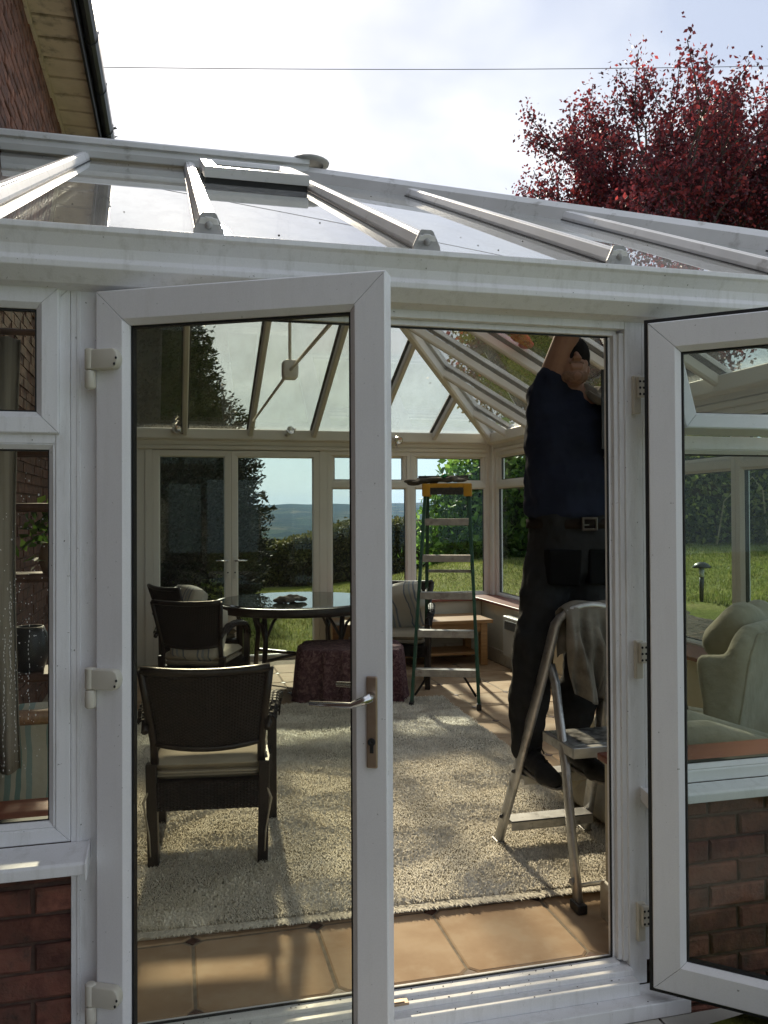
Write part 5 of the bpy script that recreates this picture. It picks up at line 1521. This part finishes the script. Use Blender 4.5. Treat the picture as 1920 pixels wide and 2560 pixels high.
MB().tube([sl(1.472, 2.90, .10), sl(1.45, 2.895, .10)], .012, 8).build('rear_bolt', M['grey_cap'], ST)

# ---- scrim hung over the hoop of the step stool
def hung_scrim():
    nu, nv = 46, 60; vs = []; r_ = random.Random(2)
    for i in range(nu + 1):
        u = i / nu; x = 1.545 + .285 * u
        top = 1.118 - .02 * (2 * u - 1) ** 2 * 1.5 + .008 * math.sin(9 * u)
        Lf = .40 - .20 * max(0, u - .55) * 1.6 - .12 * max(0, .22 - u) * 2 + .02 * math.sin(7 * u); Lb = .22
        for j in range(nv + 1):
            v = j / nv
            s = -Lb + (Lf + Lb) * v
            fold = .021 * math.sin(24 * u + 2.2 * math.sin(3 * v + 2 * u)) + .012 * math.sin(47 * u + 4 * v) + .01 * math.sin(11 * u + 3)
            if s < -.025: y, z = 3.178 + .02 - .1 * (-s - .025) * .3 + fold * .3, top + (s + .025)
            elif s < .025:
                a = s / .025 * math.pi / 2; y, z = 3.155 - .034 * math.sin(a), top + .016 * math.cos(a)
            else:
                k = min(1, (s - .025) / .16)
                y, z = 3.121 - .012 - .035 * k + fold * k * 1.25, top - (s - .025)
                x2 = x + (.02 * math.sin(8 * u + 6 * v)) * k - .06 * k * k * (u - .45) * (v)
                vs.append((x2, y, z)); continue
            vs.append((x, y, z))
    m_ = MB(); m_.v = vs
    m_.f = [(i * (nv + 1) + j, (i + 1) * (nv + 1) + j, (i + 1) * (nv + 1) + j + 1, i * (nv + 1) + j + 1) for i in range(nu) for j in range(nv)]
    o = m_.build('scrim_cloth', M['cloth_grey'], smooth=True)
    s = o.modifiers.new('thick', 'SOLIDIFY'); s.thickness = .004
    tag(o, 'grey damp scrim cloth draped over the hoop of the step stool', 'cloth')
hung_scrim()

# ---- the workman
def hand(mb, wrist, d, n, curl=.5, sgn=1, sc_=1.0):
    """palm, four fingers of unequal length and a thumb leaving the side of the palm; d points to the fingers, n out of the palm"""
    w = Vector(wrist); d = Vector(d).normalized(); n = Vector(n); n = (n - d * n.dot(d)).normalized(); s = d.cross(n) * sgn
    k = sc_
    mb.capsule(w, w + d * .045 * k, .026 * k, .030 * k, 10)
    for q in (-.026, -.009, .009, .026):
        mb.capsule(w + d * .03 * k + s * q * .8 * k, w + d * .088 * k + s * q * k, .0155 * k, .0125 * k, 8)
    for q, L in ((-.028, .072), (-.0095, .084), (.0095, .078), (.027, .060)):
        p = w + d * .086 * k + s * q * k; dd = d; r = .0088
        for seg_, cv in ((.44, .45), (.32, .85), (.24, .6)):
            a = curl * cv; dd = (dd * math.cos(a) + n * math.sin(a)).normalized()
            e_ = p + dd * L * seg_ * k
            mb.capsule(p, e_, r * k, r * .9 * k, 8); p = e_; r *= .92
    p = w + d * .022 * k - s * .028 * k; dd = (d * .55 - s * .7 + n * .35).normalized()
    for L, a in ((.040, .0), (.032, .45), (.026, .4)):
        dd = (dd + d * a * .8 + n * a * .3).normalized(); e_ = p + dd * L * k
        mb.capsule(p, e_, .0115 * k, .0098 * k, 8); p = e_

def loft(mb, rings, n=36):
    base = len(mb.v)
    for cx_, cy_, z, rx, ry in rings:
        for k in range(n):
            a = 6.2832 * k / n; c_, s_ = math.cos(a), math.sin(a)
            mb.v.append((cx_ + rx * math.copysign(abs(c_) ** .85, c_), cy_ + ry * math.copysign(abs(s_) ** .85, s_), z))
    for i in range(len(rings) - 1):
        for k in range(n): mb.f.append((base + i * n + k, base + i * n + (k + 1) % n, base + (i + 1) * n + (k + 1) % n, base + (i + 1) * n + k))
    mb.f.append(tuple(base + k for k in range(n))[::-1]); mb.f.append(tuple(base + (len(rings) - 1) * n + k for k in range(n)))
    return mb
def folds(o, strength, size):
    tx = bpy.data.textures.new(o.name + '_folds', 'CLOUDS'); tx.noise_scale = size; tx.noise_depth = 2
    d = o.modifiers.new('folds', 'DISPLACE'); d.texture = tx; d.strength = strength; d.mid_level = .5; d.texture_coords = 'LOCAL'
    return o
def workman():
    PO = Vector((1.70, 3.34, .37))
    t = thing('person', 'man in navy t-shirt and black work trousers reaching up from a step stool', 'person', PO)
    def L(b): b.v = [tuple(Vector(p) - PO) for p in b.v]; return b
    nb = Vector((1.70, 3.36, 1.985)); hc = Vector((1.682, 3.325, 2.138))
    shR, elR, wrR = Vector((1.585, 3.36, 2.02)), Vector((1.652, 3.25, 2.305)), Vector((1.70, 3.44, 2.455))
    shL, elL, wrL = Vector((1.848, 3.37, 1.955)), Vector((1.905, 3.37, 1.63)), Vector((1.875, 3.14, 1.86))
    hipR, hipL = Vector((1.615, 3.38, 1.33)), Vector((1.785, 3.38, 1.33))
    knR, knL = Vector((1.512, 3.34, .90)), Vector((1.742, 3.32, .92))
    anR, anL = Vector((1.498, 3.40, .455)), Vector((1.722, 3.39, .46))
    heR, toR = Vector((1.497, 3.425, .402)), Vector((1.516, 3.155, .390))
    heL, toL = Vector((1.708, 3.42, .402)), Vector((1.745, 3.155, .392))
    b = MB()
    # torso, limbs
    b.capsule((1.70, 3.38, 1.38), (1.705, 3.38, 1.70), .135, .145); b.capsule((1.63, 3.38, 1.75), (1.79, 3.38, 1.74), .125, .125)
    b.capsule(shR, shL, .075, .075); b.capsule((1.71, 3.38, 1.85), nb, .10, .068)
    b.capsule(shR, elR, .064, .051); b.capsule(elR, wrR, .050, .031)
    b.capsule(shL, elL, .060, .047); b.capsule(elL, wrL, .047, .030)
    for h_, k_, a_, he, to in ((hipR, knR, anR, heR, toR), (hipL, knL, anL, heL, toL)):
        b.capsule(h_, k_, .088, .060); b.capsule(k_, a_, .058, .040); b.capsule(a_, he, .036, .032); b.capsule(he, to - (to - he).normalized() * .04, .030, .024)
    b.capsule(hipR, hipL, .10, .10)
    hand(b, wrR, (.15, .25, .9), (-.1, .8, -.3), .25, 1)
    hand(b, wrL, (-.18, -.35, .55), (-.8, -.4, .1), 1.25, -1)
    # neck and a head tipped back, face turned up to the roof and to the camera
    b.capsule(nb, hc + Vector((.004, .02, -.05)), .066, .062)
    Rh = (Matrix.Rotation(R(-10), 3, 'Z') @ Matrix.Rotation(R(-24), 3, 'X'))
    # head frame: x right, -y face, z crown
    hp_ = lambda x, y, z: hc + Rh @ Vector((x, y, z))
    def el(c, r): b.ball(hp_(*c), r, Rh, 18, 12)
    el((0, .012, .035), (.077, .094, .088)); el((0, -.012, -.03), (.066, .078, .075))
    el((0, -.045, -.088), (.040, .038, .030)); el((0, -.068, -.095), (.020, .018, .016))     # jaw, chin
    for s in (-1, 1):
        el((s * .042, -.050, -.022), (.021, .022, .022))       # cheek
        el((s * .030, -.080, .022), (.022, .012, .010))        # brow
        el((s * .078, .012, -.008), (.010, .020, .032))        # ear
        el((s * .012, -.098, -.026), (.0095, .011, .009))      # nostril wing
        el((s * .031, -.030, -.073), (.021, .036, .020))       # jaw line
    b.capsule(hp_(0, -.085, .020), hp_(0, -.104, -.020), .0085, .0135, 10)                    # nose
    b.capsule(hp_(-.022, -.085, -.050), hp_(.022, -.085, -.050), .0075, .0075, 8); b.capsule(hp_(-.019, -.083, -.063), hp_(.019, -.083, -.063), .0085, .0085, 8)
    body = blob('body', L(b), M['skin'], t, .0055, 5, .5)
    for s in (-1, 1):
        MB().ball(Vector(hp_(s * .030, -.079, .006)) - PO, .011, nu=10, nv=8).build('eye', M['eye'], t, smooth=True)
        MB().ball(Vector(hp_(s * .030, -.0875, .008)) - PO, .0045, nu=8, nv=6).build('iris', M['cap'], t, smooth=True)
    # stubble round jaw and mouth
    q = MB()
    q.ball(hp_(0, -.046, -.089), (.0405, .0385, .0285), Rh)
    for s in (-1, 1): q.ball(hp_(s * .036, -.030, -.077), (.0245, .0405, .0205), Rh)
    blob('stubble', L(q), M['beard'], t, .006, 3)
    q = MB(); q.capsule(hp_(-.026, -.0845, -.040), hp_(.026, -.0845, -.040), .0065, .0065, 8)
    L(q).build('moustache', M['beard'], t, smooth=True)
    # dark cap pulled down to the brows
    q = MB()
    q.ball(hp_(0, .004, .040), (.089, .116, .094), Rh, 30, 20)
    q.lathe([(.080, -.012), (.089, -.004), (.090, .012), (.086, .022)], hp_(0, .010, .006), Rh @ Vector((0, .25, 1)), 24)
    L(q).build('cap', M['cap'], t, smooth=True)
    # t-shirt: broad, loose, hem over the belt
    s_ = MB()
    loft(s_, [(1.70, 3.375, 1.472, .188, .140), (1.70, 3.375, 1.490, .201, .154), (1.70, 3.374, 1.52, .199, .158), (1.698, 3.372, 1.60, .198, .156), (1.697, 3.37, 1.70, .201, .150),
              (1.698, 3.37, 1.80, .202, .143), (1.70, 3.37, 1.88, .196, .132), (1.705, 3.37, 1.95, .168, .112), (1.71, 3.37, 1.99, .11, .085)])
    s_.capsule(shR + Vector((.008, 0, -.10)), shR + Vector((.008, -.005, -.01)), .100, .090); s_.ball(shR + Vector((-.005, 0, -.02)), (.086, .09, .09)); s_.capsule(shR + Vector((.012, -.01, -.02)), shR + (elR - shR) * .17, .084, .078)
    s_.capsule(shL + Vector((-.03, 0, .0)), shL + (elL - shL) * .62, .090, .088); s_.capsule(shR + Vector((.06, 0, -.01)), (1.72, 3.365, 1.965), .08, .080); s_.capsule((1.72, 3.365, 1.96), shL + Vector((-.03, 0, 0)), .080, .085)
    for k in range(9):
        a = R(20 + 35 * k); s_.capsule((1.70 + .18 * math.cos(a), 3.37 + .135 * math.sin(a), 1.50 + .02 * math.sin(k * 2.1)), (1.70 + .185 * math.cos(a + .3), 3.37 + .14 * math.sin(a + .3), 1.60), .016, .012, 8)
    folds(blob('tshirt', L(s_), M['navy'], t, .011, 4), .038, .10)
    # trousers
    s_ = MB()
    loft(s_, [(1.70, 3.378, 1.50, .186, .140), (1.70, 3.378, 1.48, .189, .143), (1.70, 3.378, 1.42, .191, .144), (1.70, 3.38, 1.34, .192, .150), (1.70, 3.385, 1.24, .190, .145), (1.70, 3.385, 1.20, .15, .11)])
    for sg, h_, k_, a_ in ((-1, hipR, knR, anR), (1, hipL, knL, anL)):
        s_.capsule(h_ + Vector((sg * .004, 0, -.02)), k_ + Vector((0, 0, .04)), .110, .090); s_.capsule(k_ + Vector((0, 0, .05)), k_ + (a_ - k_) * .5, .088, .084); s_.capsule(k_ + (a_ - k_) * .45 + Vector((-.006, .015, 0)), a_ + Vector((0, .01, .02)), .085, .074)
        for j, (zz, r_) in enumerate(((.0, .076), (.05, .074), (.10, .079))): s_.ball(a_ + Vector((.004 * j, .008, .012 + zz)), (r_, r_, .022), nu=16)
        s_.ball(h_ + Vector((sg * .085, -.02, -.13)), (.030, .06, .085)); s_.ball(k_ + Vector((-.01, -.055, .0)), (.065, .035, .11))
    folds(blob('trousers', L(s_), M['trouser'], t, .011, 5), .036, .11)
    for sg, h_ in ((-1, hipR), (1, hipL)):   # holster pockets hanging at the front of the hips
        q = MB().prism([(-.072, -.12), (.060, -.13), (.072, .03), (-.075, .03)], lambda p, q_, tt: tuple(Vector((h_.x + sg * .004 + p, h_.y - .108 + tt + .02 * (p * sg > 0) * 1.0, h_.z - .02 + q_)) - PO), -.050, .012)
        q.build('holster_pocket', M['trouser_dark'], t, bevel=.01)
    q = MB(); n = 36
    for k in range(n):
        a = 6.2832 * k / n
    for (rx, ry, z) in ((.1975, .1505, 1.428), (.1975, .1505, 1.468)): q.v += [(1.70 + rx * math.cos(6.2832 * k / n), 3.378 + ry * math.sin(6.2832 * k / n), z) for k in range(n)]
    q.f = [(k, (k + 1) % n, n + (k + 1) % n, n + k) for k in range(n)]
    bl_ = L(q).build('belt', M['belt'], t, smooth=True); sm = bl_.modifiers.new('t', 'SOLIDIFY'); sm.thickness = .006
    bx, by = 1.70 + .1985 * math.cos(R(-86)), 3.378 + .153 * math.sin(R(-86))
    q = MB(); T_ = lambda u, d, z: (bx + u * math.cos(R(3)) + d * math.sin(R(3)) * -1 * -1, by + u * math.sin(R(3)) + d * math.cos(R(3)), z)
    q.mitre(-.037, .037, 1.420, 1.476, [(0, -.010), (.005, -.013), (.009, -.010), (.009, -.004), (0, -.004)], T_, 0)
    q.box(-.03, -.005, -.012, -.006, 1.441, 1.446, T_)
    L(q).build('buckle', M['buckle'], bl_)
    # shoes
    for he, to in ((heR, toR), (heL, toL)):
        d = (to - he).normalized(); sd_ = d.cross(Vector((0, 0, 1)))
        q = MB(); q.capsule(he + Vector((0, 0, .012)), he + d * .10 + Vector((0, 0, .028)), .040, .046); q.capsule(he + d * .10 + Vector((0, 0, .020)), to + Vector((0, 0, .002)) - d * .01, .046, .036)
        q.capsule(to - d * .07 + sd_ * .014, to + sd_ * .006, .040, .030); q.capsule(he + Vector((0, .0, .03)), he + Vector((0, -.02, .085)), .042, .044)
        o = blob('shoe', L(q), M['shoe'], t, .008, 4)
        q = MB(); base = []
        for k in range(28):
            a = 6.2832 * k / 28; cl = (to - he).length / 2 + .038
            wv = .040 + .006 * math.cos(a)
            base.append((he + to) / 2 * 1.0 + d * cl * math.cos(a) + sd_ * wv * math.copysign(abs(math.sin(a)) ** .75, math.sin(a)))
        zb = he.z - .037; 
        q.v = [(p.x, p.y, zb) for p in base] + [(p.x * .5 + p.x * .5, p.y, zb + .022 + (p.z - he.z)) for p in base]
        q.f = [(k, (k + 1) % 28, 28 + (k + 1) % 28, 28 + k) for k in range(28)] + [tuple(range(28))[::-1], tuple(range(28, 56))]
        L(q).build('sole', M['sole'], o, bevel=.006)
        q = MB()
        for k in range(4):
            c_ = he + d * (.10 + .028 * k) + Vector((0, 0, .072 - .008 * k)); q.tube([c_ - sd_ * .028 + Vector((0, 0, -.01)), c_ + Vector((0, 0, .004)), c_ + sd_ * .028 + Vector((0, 0, -.01))], .003, 6)
        c_ = he + d * .095 + Vector((0, 0, .075)); q.tube([c_, c_ + sd_ * .03 + Vector((0, 0, .015)), c_ + sd_ * .045 + Vector((0, 0, -.015))], .003, 6).tube([c_, c_ - sd_ * .03 + Vector((0, 0, .012)), c_ - sd_ * .045 + Vector((0, 0, -.02))], .003, 6)
        L(q).build('lace', M['shoe'], o)
    return t, wrL, shL
man, wrL, shL = workman()
# scrim over his shoulder and the squeegee he holds upright
def shoulder_scrim():
    path = [Vector(p) for p in ((1.80, 3.52, 1.80), (1.80, 3.505, 1.92), (1.80, 3.44, 2.015), (1.805, 3.36, 2.05), (1.815, 3.275, 2.025), (1.83, 3.215, 1.95), (1.84, 3.19, 1.86), (1.85, 3.185, 1.775), (1.855, 3.19, 1.70))]
    ns, nw = 64, 40; vs = []
    for i in range(ns + 1):
        u = i / ns * (len(path) - 1); k = min(int(u), len(path) - 2); f = u - k
        c = path[k].lerp(path[k + 1], f); tn = (path[k + 1] - path[k]).normalized()
        ac = Vector((1, .18, -.42)).normalized(); n = ac.cross(tn).normalized()
        for j in range(nw + 1):
            w = j / nw - .5; hw = .155 + .03 * math.sin(i * .13)
            fd = .016 * math.sin(w * 26 + 2.1 * math.sin(i * .09)) + .009 * math.sin(w * 53 + i * .15) + .008 * math.sin(i * .35 + w * 8)
            e = .02 * math.sin(w * 17) * (i / ns)
            vs.append(tuple(c + ac * (w * hw) + n * (fd + .012) + tn * e + Vector((0, 0, -.06 * w * w))))
    m_ = MB(); m_.v = vs
    m_.f = [(i * (nw + 1) + j, (i + 1) * (nw + 1) + j, (i + 1) * (nw + 1) + j + 1, i * (nw + 1) + j + 1) for i in range(ns) for j in range(nw)]
    o = m_.build('scrim_cloth', M['cloth_grey'], smooth=True); q = o.modifiers.new('thick', 'SOLIDIFY'); q.thickness = .005
    tag(o, 'grey scrim cloth slung over the shoulder of the man', 'cloth')
shoulder_scrim()
SQ = Vector((1.744, 3.12, 1.925))
t = thing('squeegee', 'upright metal squeegee held beside the shoulder of the man', 'squeegee', SQ, R(8))
MB().box(-.010, .006, -.009, .009, -.155, .155).build('channel', M['alu'], t, bevel=.002)
MB().box(-.028, -.010, -.0025, .0025, -.165, .165).build('rubber_blade', M['black_pl'], t, bevel=.001)
MB().tube([(.005, 0, -.01), (.035, 0, -.012), (.065, .006, .0), (.135, .02, .012)], [.008, .010, .013, .013], 10).tube([(.005, 0, .05), (.02, 0, .02), (.05, 0, -.005)], .005, 6).build('grip', M['black_pl'], t, smooth=True)

# ---- sage armchair behind the right hand window
def armchair():
    AO = Vector((2.45, 3.55, 0))
    t = thing('wing_armchair', 'sage green wing armchair behind the right hand window', 'armchair', AO)
    L = lambda b: (setattr(b, 'v', [tuple(Vector(p) - AO) for p in b.v]), b)[1]
    # local axes: the chair looks away from the camera and to the left; w across, f forward
    f = Vector((-.55, .835, 0)); w = Vector((.835, .55, 0)); c = Vector((2.60, 3.44, 0))
    P = lambda a, b_, z: c + w * a + f * b_ + Vector((0, 0, z))
    def slab(mb, pts, r):
        for a, b_ in pts: mb.capsule(a, b_, r, r, 12)
    m_ = MB()   # outside back with its wings
    zs = [.20, .36, .52, .62, .72, .80, .86, .90, .925]; hw = [.31, .335, .345, .325, .305, .295, .272, .235, .17]
    for z in np.linspace(.20, .925, 44):
        w_ = float(np.interp(z, zs, hw)); lean = -.02 - .10 * (z - .2)
        m_.capsule(P(-w_ + .055, lean, z), P(w_ - .015, lean, z), .055, .055, 12)
        if z < .82: m_.capsule(P(-w_ + .05, lean, z), P(-w_ + .03, lean + .10 + .04 * math.sin(z * 9), z), .050, .04, 10)
    blob('back', L(m_), M['chair_gr'], t, .014, 6)
    m_ = MB()   # head cushion rolling over the back
    for k in np.linspace(0, 5, 18):
        a = .05 + .06 * k
        m_.capsule(P(a, .02, .955 + .018 * math.sin(k * 1.4)), P(a + .02, .10, .86), .085, .095, 12)
    blob('head_cushion', L(m_), M['chair_gr'], t, .013, 5)
    m_ = MB()
    for s in (-1, 1):
        for k in np.linspace(0, 5, 22):
            b_ = .05 + .12 * k
            m_.capsule(P(s * .36, b_, .18), P(s * .38, b_, .36), .075, .085, 12)
    blob('arm_rolls', L(m_), M['chair_gr'], t, .015, 6)
    m_ = MB()
    for k in range(6):
        m_.capsule(P(-.27, .10 + .11 * k, .22), P(.27, .10 + .11 * k, .22), .13, .13, 12)
    blob('seat_base', L(m_), M['chair_gr'], t, .016, 6)
    m_ = MB().box(-.26, .26, .10, .68, .35, .46, lambda a, b_, z: tuple(P(a, b_, z)))
    L(m_).build('seat_cushion', M['chair_gr'], t, bevel=.045, seg=4)
    m_ = MB()   # piping seam round the outside back
    pts = [P(-float(np.interp(z, zs, hw)) + .045, -.02 - .10 * (z - .2) - .052, z) for z in np.linspace(.3, .90, 16)]
    pts += [P(x, -.145, .945 - .3 * x * x) for x in np.linspace(-.15, .18, 8)]
    m_.tube(pts, .006, 6)
    L(m_).build('seam', M['chair_gr'], t, smooth=True)
    for a in (-.27, .27):
        for b_ in (.02, .66):
            L(MB().tube([P(a, b_, 0), P(a, b_, .12)], [.018, .028], 8)).build('foot', M['darkwood'], t)
armchair()
o = cushion_mesh('side_cushion', .42, .42, .15, None, pinch=1.5, seed=8, exp=.6).build('side_cushion', M['slate'], None, smooth=True)
o.location = (2.30, 3.62, .62); o.rotation_euler = (R(76), R(10), R(42))
tag(o, 'dark slate cushion leaning at the left side of the sage armchair', 'cushion')
def sofa_arm():
    SO_ = Vector((2.14, 3.12, 0))
    t = thing('sofa', 'low rounded olive sofa end right beside the window sill', 'sofa', SO_)
    m_ = MB()
    for k in np.linspace(0, 6, 26):
        x = 1.99 + .085 * k; z = .56 - .028 * max(0, k - 1.2)
        m_.capsule((x, 2.98, .12), (x + .01, 2.98, z), .075, .09, 12)
        m_.capsule((x, 3.12, .12), (x + .01, 3.14, z + .01), .075, .09, 12)
    m_.v = [tuple(Vector(p) - SO_) for p in m_.v]
    blob('arm', m_, M['chair_gr'], t, .015, 6)
    m_ = MB()
    for k in np.linspace(0, 6, 22): m_.capsule((1.99, 3.2 + .12 * k, .13), (2.10, 3.2 + .12 * k, .30), .10, .10, 12)
    m_.v = [tuple(Vector(p) - SO_) for p in m_.v]
    blob('base', m_, M['chair_gr'], t, .016, 6)
    b_ = MB()
    for x, y in ((1.95, 2.95), (1.95, 3.9), (2.5, 2.95)): b_.tube([(x - SO_.x, y - SO_.y, 0), (x - SO_.x, y - SO_.y, .06)], .025, 8)
    b_.build('feet', M['darkwood'], t)
sofa_arm()

# ---- cane sofa, shelves, curtain behind the left window
CS = Vector((-.62, 3.10, 0))
t = thing('cane_sofa', 'brown cane sofa with striped back cushions behind the left window', 'sofa', CS)
for x in (-.36, -.02, .30):
    MB().tube([(x, .0, 0), (x, -.01, .45), (x + .01, -.08, .80), (x + .01, -.09, .84)], .021, 10).build('back_post', M['cane'], t, smooth=True)
MB().tube([(-.40, -.085, .815), (.34, -.085, .815)], .026, 12).build('top_rail', M['cane'], t, smooth=True)
MB().tube([(-.40, -.0, .36), (.34, -.0, .36)], .02, 10).tube([(-.40, .5, .36), (.34, .5, .36)], .02, 10).build('seat_rail', M['cane'], t, smooth=True)
for x in (-.36, .30):
    MB().tube([(x, .52, 0), (x, .52, .56), (x, .46, .60), (x, .1, .61), (x, -.05, .62)], .019, 10).build('front_post', M['cane'], t, smooth=True)
MB().tube([(-.03, -.07, .80), (-.07, -.06, .74), (-.10, -.04, .66)], .011, 8).tube([(-.01, -.07, .80), (.03, -.06, .74), (.06, -.04, .66)], .011, 8).build('cane_bracket', M['cane'], t, smooth=True)
for i, (x, w_) in enumerate(((-.20, .30), (.155, .31))):
    o = cushion_mesh('back_cushion', w_, .46, .13, None, pinch=1.0, seed=14 + i, exp=.5).build('back_cushion', M['teal_stripe'], None, smooth=True)
    o.location = CS + Vector((x, .06, .60)); o.rotation_euler = (R(84), 0, 0)
    tag(o, ('striped teal cushion at the far left edge of the cane sofa', 'striped cream cushion on the cane sofa, beside the window frame')[i], 'cushion')
    o = cushion_mesh('seat_cushion', w_ + .02, .5, .11, None, seed=24 + i).build('seat_cushion', M['teal_stripe'], None, smooth=True)
    o.location = CS + Vector((x, .28, .43))
    tag(o, ('striped seat cushion at the left end of the cane sofa', 'striped seat cushion at the right end of the cane sofa')[i], 'cushion')
SH = Vector((-.74, 4.05, 0))
t = thing('cane_shelves', 'tall dark red wooden shelf stand behind the left window', 'shelf stand', SH)
for x in (-.22, .34):
    for y in (-.13, .13):
        MB().tube([(x, y, 0), (x, y, 1.82)], .022, 10).build('post', M['darkwood'], t, smooth=True)
for z in (.30, .78, 1.22, 1.53, 1.78):
    MB().box(-.22, .34, -.13, .13, z - .012, z + .012).tube([(-.22, -.13, z), (.34, -.13, z)], .020, 10).build('shelf', M['darkwood'], t)
for i, (x, z, h_, r_, lb) in enumerate(((.20, 1.232, .14, .065, 'brown stoneware pot on the third shelf behind the left window'), (.10, .792, .20, .085, 'dark squat jar on the lower shelf behind the left window'), (-.06, 1.232, .10, .05, 'small round pot left of the brown one on the shelf'))):
    p = MB().lathe([(0, 0), (r_ * .7, 0), (r_, h_ * .45), (r_ * .85, h_ * .85), (r_ * .7, h_), (r_ * .62, h_), (r_ * .75, h_ * .8), (0, h_ * .3)], (0, 0, 0), n=20).build('pot', M['pot'] if i != 1 else M['black_pl'], None, smooth=True)
    p.location = SH + Vector((x, 0, z)); tag(p, lb, 'pot')
pt = thing('house_plant', 'trailing dark leaved plant on the shelf behind the left window', 'plant', SH + Vector((.22, 0, 1.36)))
cc = rng.normal(size=(120, 3)) * np.array([.09, .06, .07]) + np.array([0, 0, .07])
foliage('leaves', cc, .07, M['leaf_laurel'], pt, aspect=1.9, droop=.5)
MB().tube([(0, 0, 0), (.02, 0, .08), (.05, 0, .12)], .005, 5).tube([(0, 0, 0), (-.03, .01, .07), (-.06, 0, .08)], .005, 5).build('stem', M['leaf_laurel'], pt)
def curtain():
    n, k = 90, 14; vs = []
    for i in range(n + 1):
        u = i / n; x = -1.0 + .50 * u
        for j in range(k + 1):
            v = j / k; z = .66 + 1.42 * v
            y = 2.93 + .034 * math.sin(u * 46 + .6 * math.sin(v * 3)) * (1.0 - .25 * v) + .012 * math.sin(u * 91)
            vs.append((x + .01 * math.sin(v * 4 + u * 9), y, z))
    m_ = MB(); m_.v = vs; m_.f = [(i * (k + 1) + j, (i + 1) * (k + 1) + j, (i + 1) * (k + 1) + j + 1, i * (k + 1) + j + 1) for i in range(n) for j in range(k)]
    o = m_.build('curtain', M['curtain'], smooth=True); s = o.modifiers.new('t', 'SOLIDIFY'); s.thickness = .003
    tag(o, 'grey pleated curtain hanging inside the left window', 'curtain')
curtain()
tag(MB().tube([(-1.03, 2.93, 2.10), (-.40, 2.93, 2.10)], .012, 10).build('curtain_rod', M['darkwood'], smooth=True), 'dark rod carrying the grey curtain at the left window', 'curtain rod')

# spots of dried water on the left pane
def drops():
    m_ = MB(); r_ = random.Random(77)
    for k in range(190):
        u = r_.gauss(-.42, .055); z = r_.uniform(.70, 1.66)
        if not (-.62 < u < -.345): continue
        z = .75 + .85 * abs(r_.gauss(.55, .3))
        if z > 1.66 or z < .68: continue
        a = r_.uniform(.0005, .0015) * (1.6 if r_.random() < .12 else 1)
        m_.ball((u, 2.5235, z), (a, .0006, a * r_.uniform(1, 1.8)), nu=7, nv=4)
    for k in range(7):
        u = r_.uniform(-.50, -.385); z = r_.uniform(1.0, 1.45)
        for q in range(22): 
            z -= r_.uniform(.006, .02)
            if z > .7: m_.ball((u + .002 * math.sin(q * .8), 2.5235, z), (.0009, .0005, .0035), nu=6, nv=4)
    tag(m_.build('water_spots', M['drop']), 'dried white water spots and runs on the left window pane', 'water spots', kind='stuff')
drops()

# red cloth strip on the outside of the roof
pr = [roofR(2.38, 5.70), roofR(2.44, 5.76), roofR(2.54, 5.86), roofR(2.63, 5.94)]
m_ = MB()
for i in range(24):
    u = i / 23 * 2.999; k = int(u); f_ = u - k
    p = pr[k] + (pr[k + 1] - pr[k]) * f_ + nR * .022
    m_.ball(p + Vector((random.uniform(-.02, .02), random.uniform(-.02, .02), 0)), (.055, .06, .022), nu=10, nv=6)
tag(blob('red_cloth', m_, M['red'], None, .008, 2), 'bright red cloth strip lying outside on the roof glass', 'cloth')
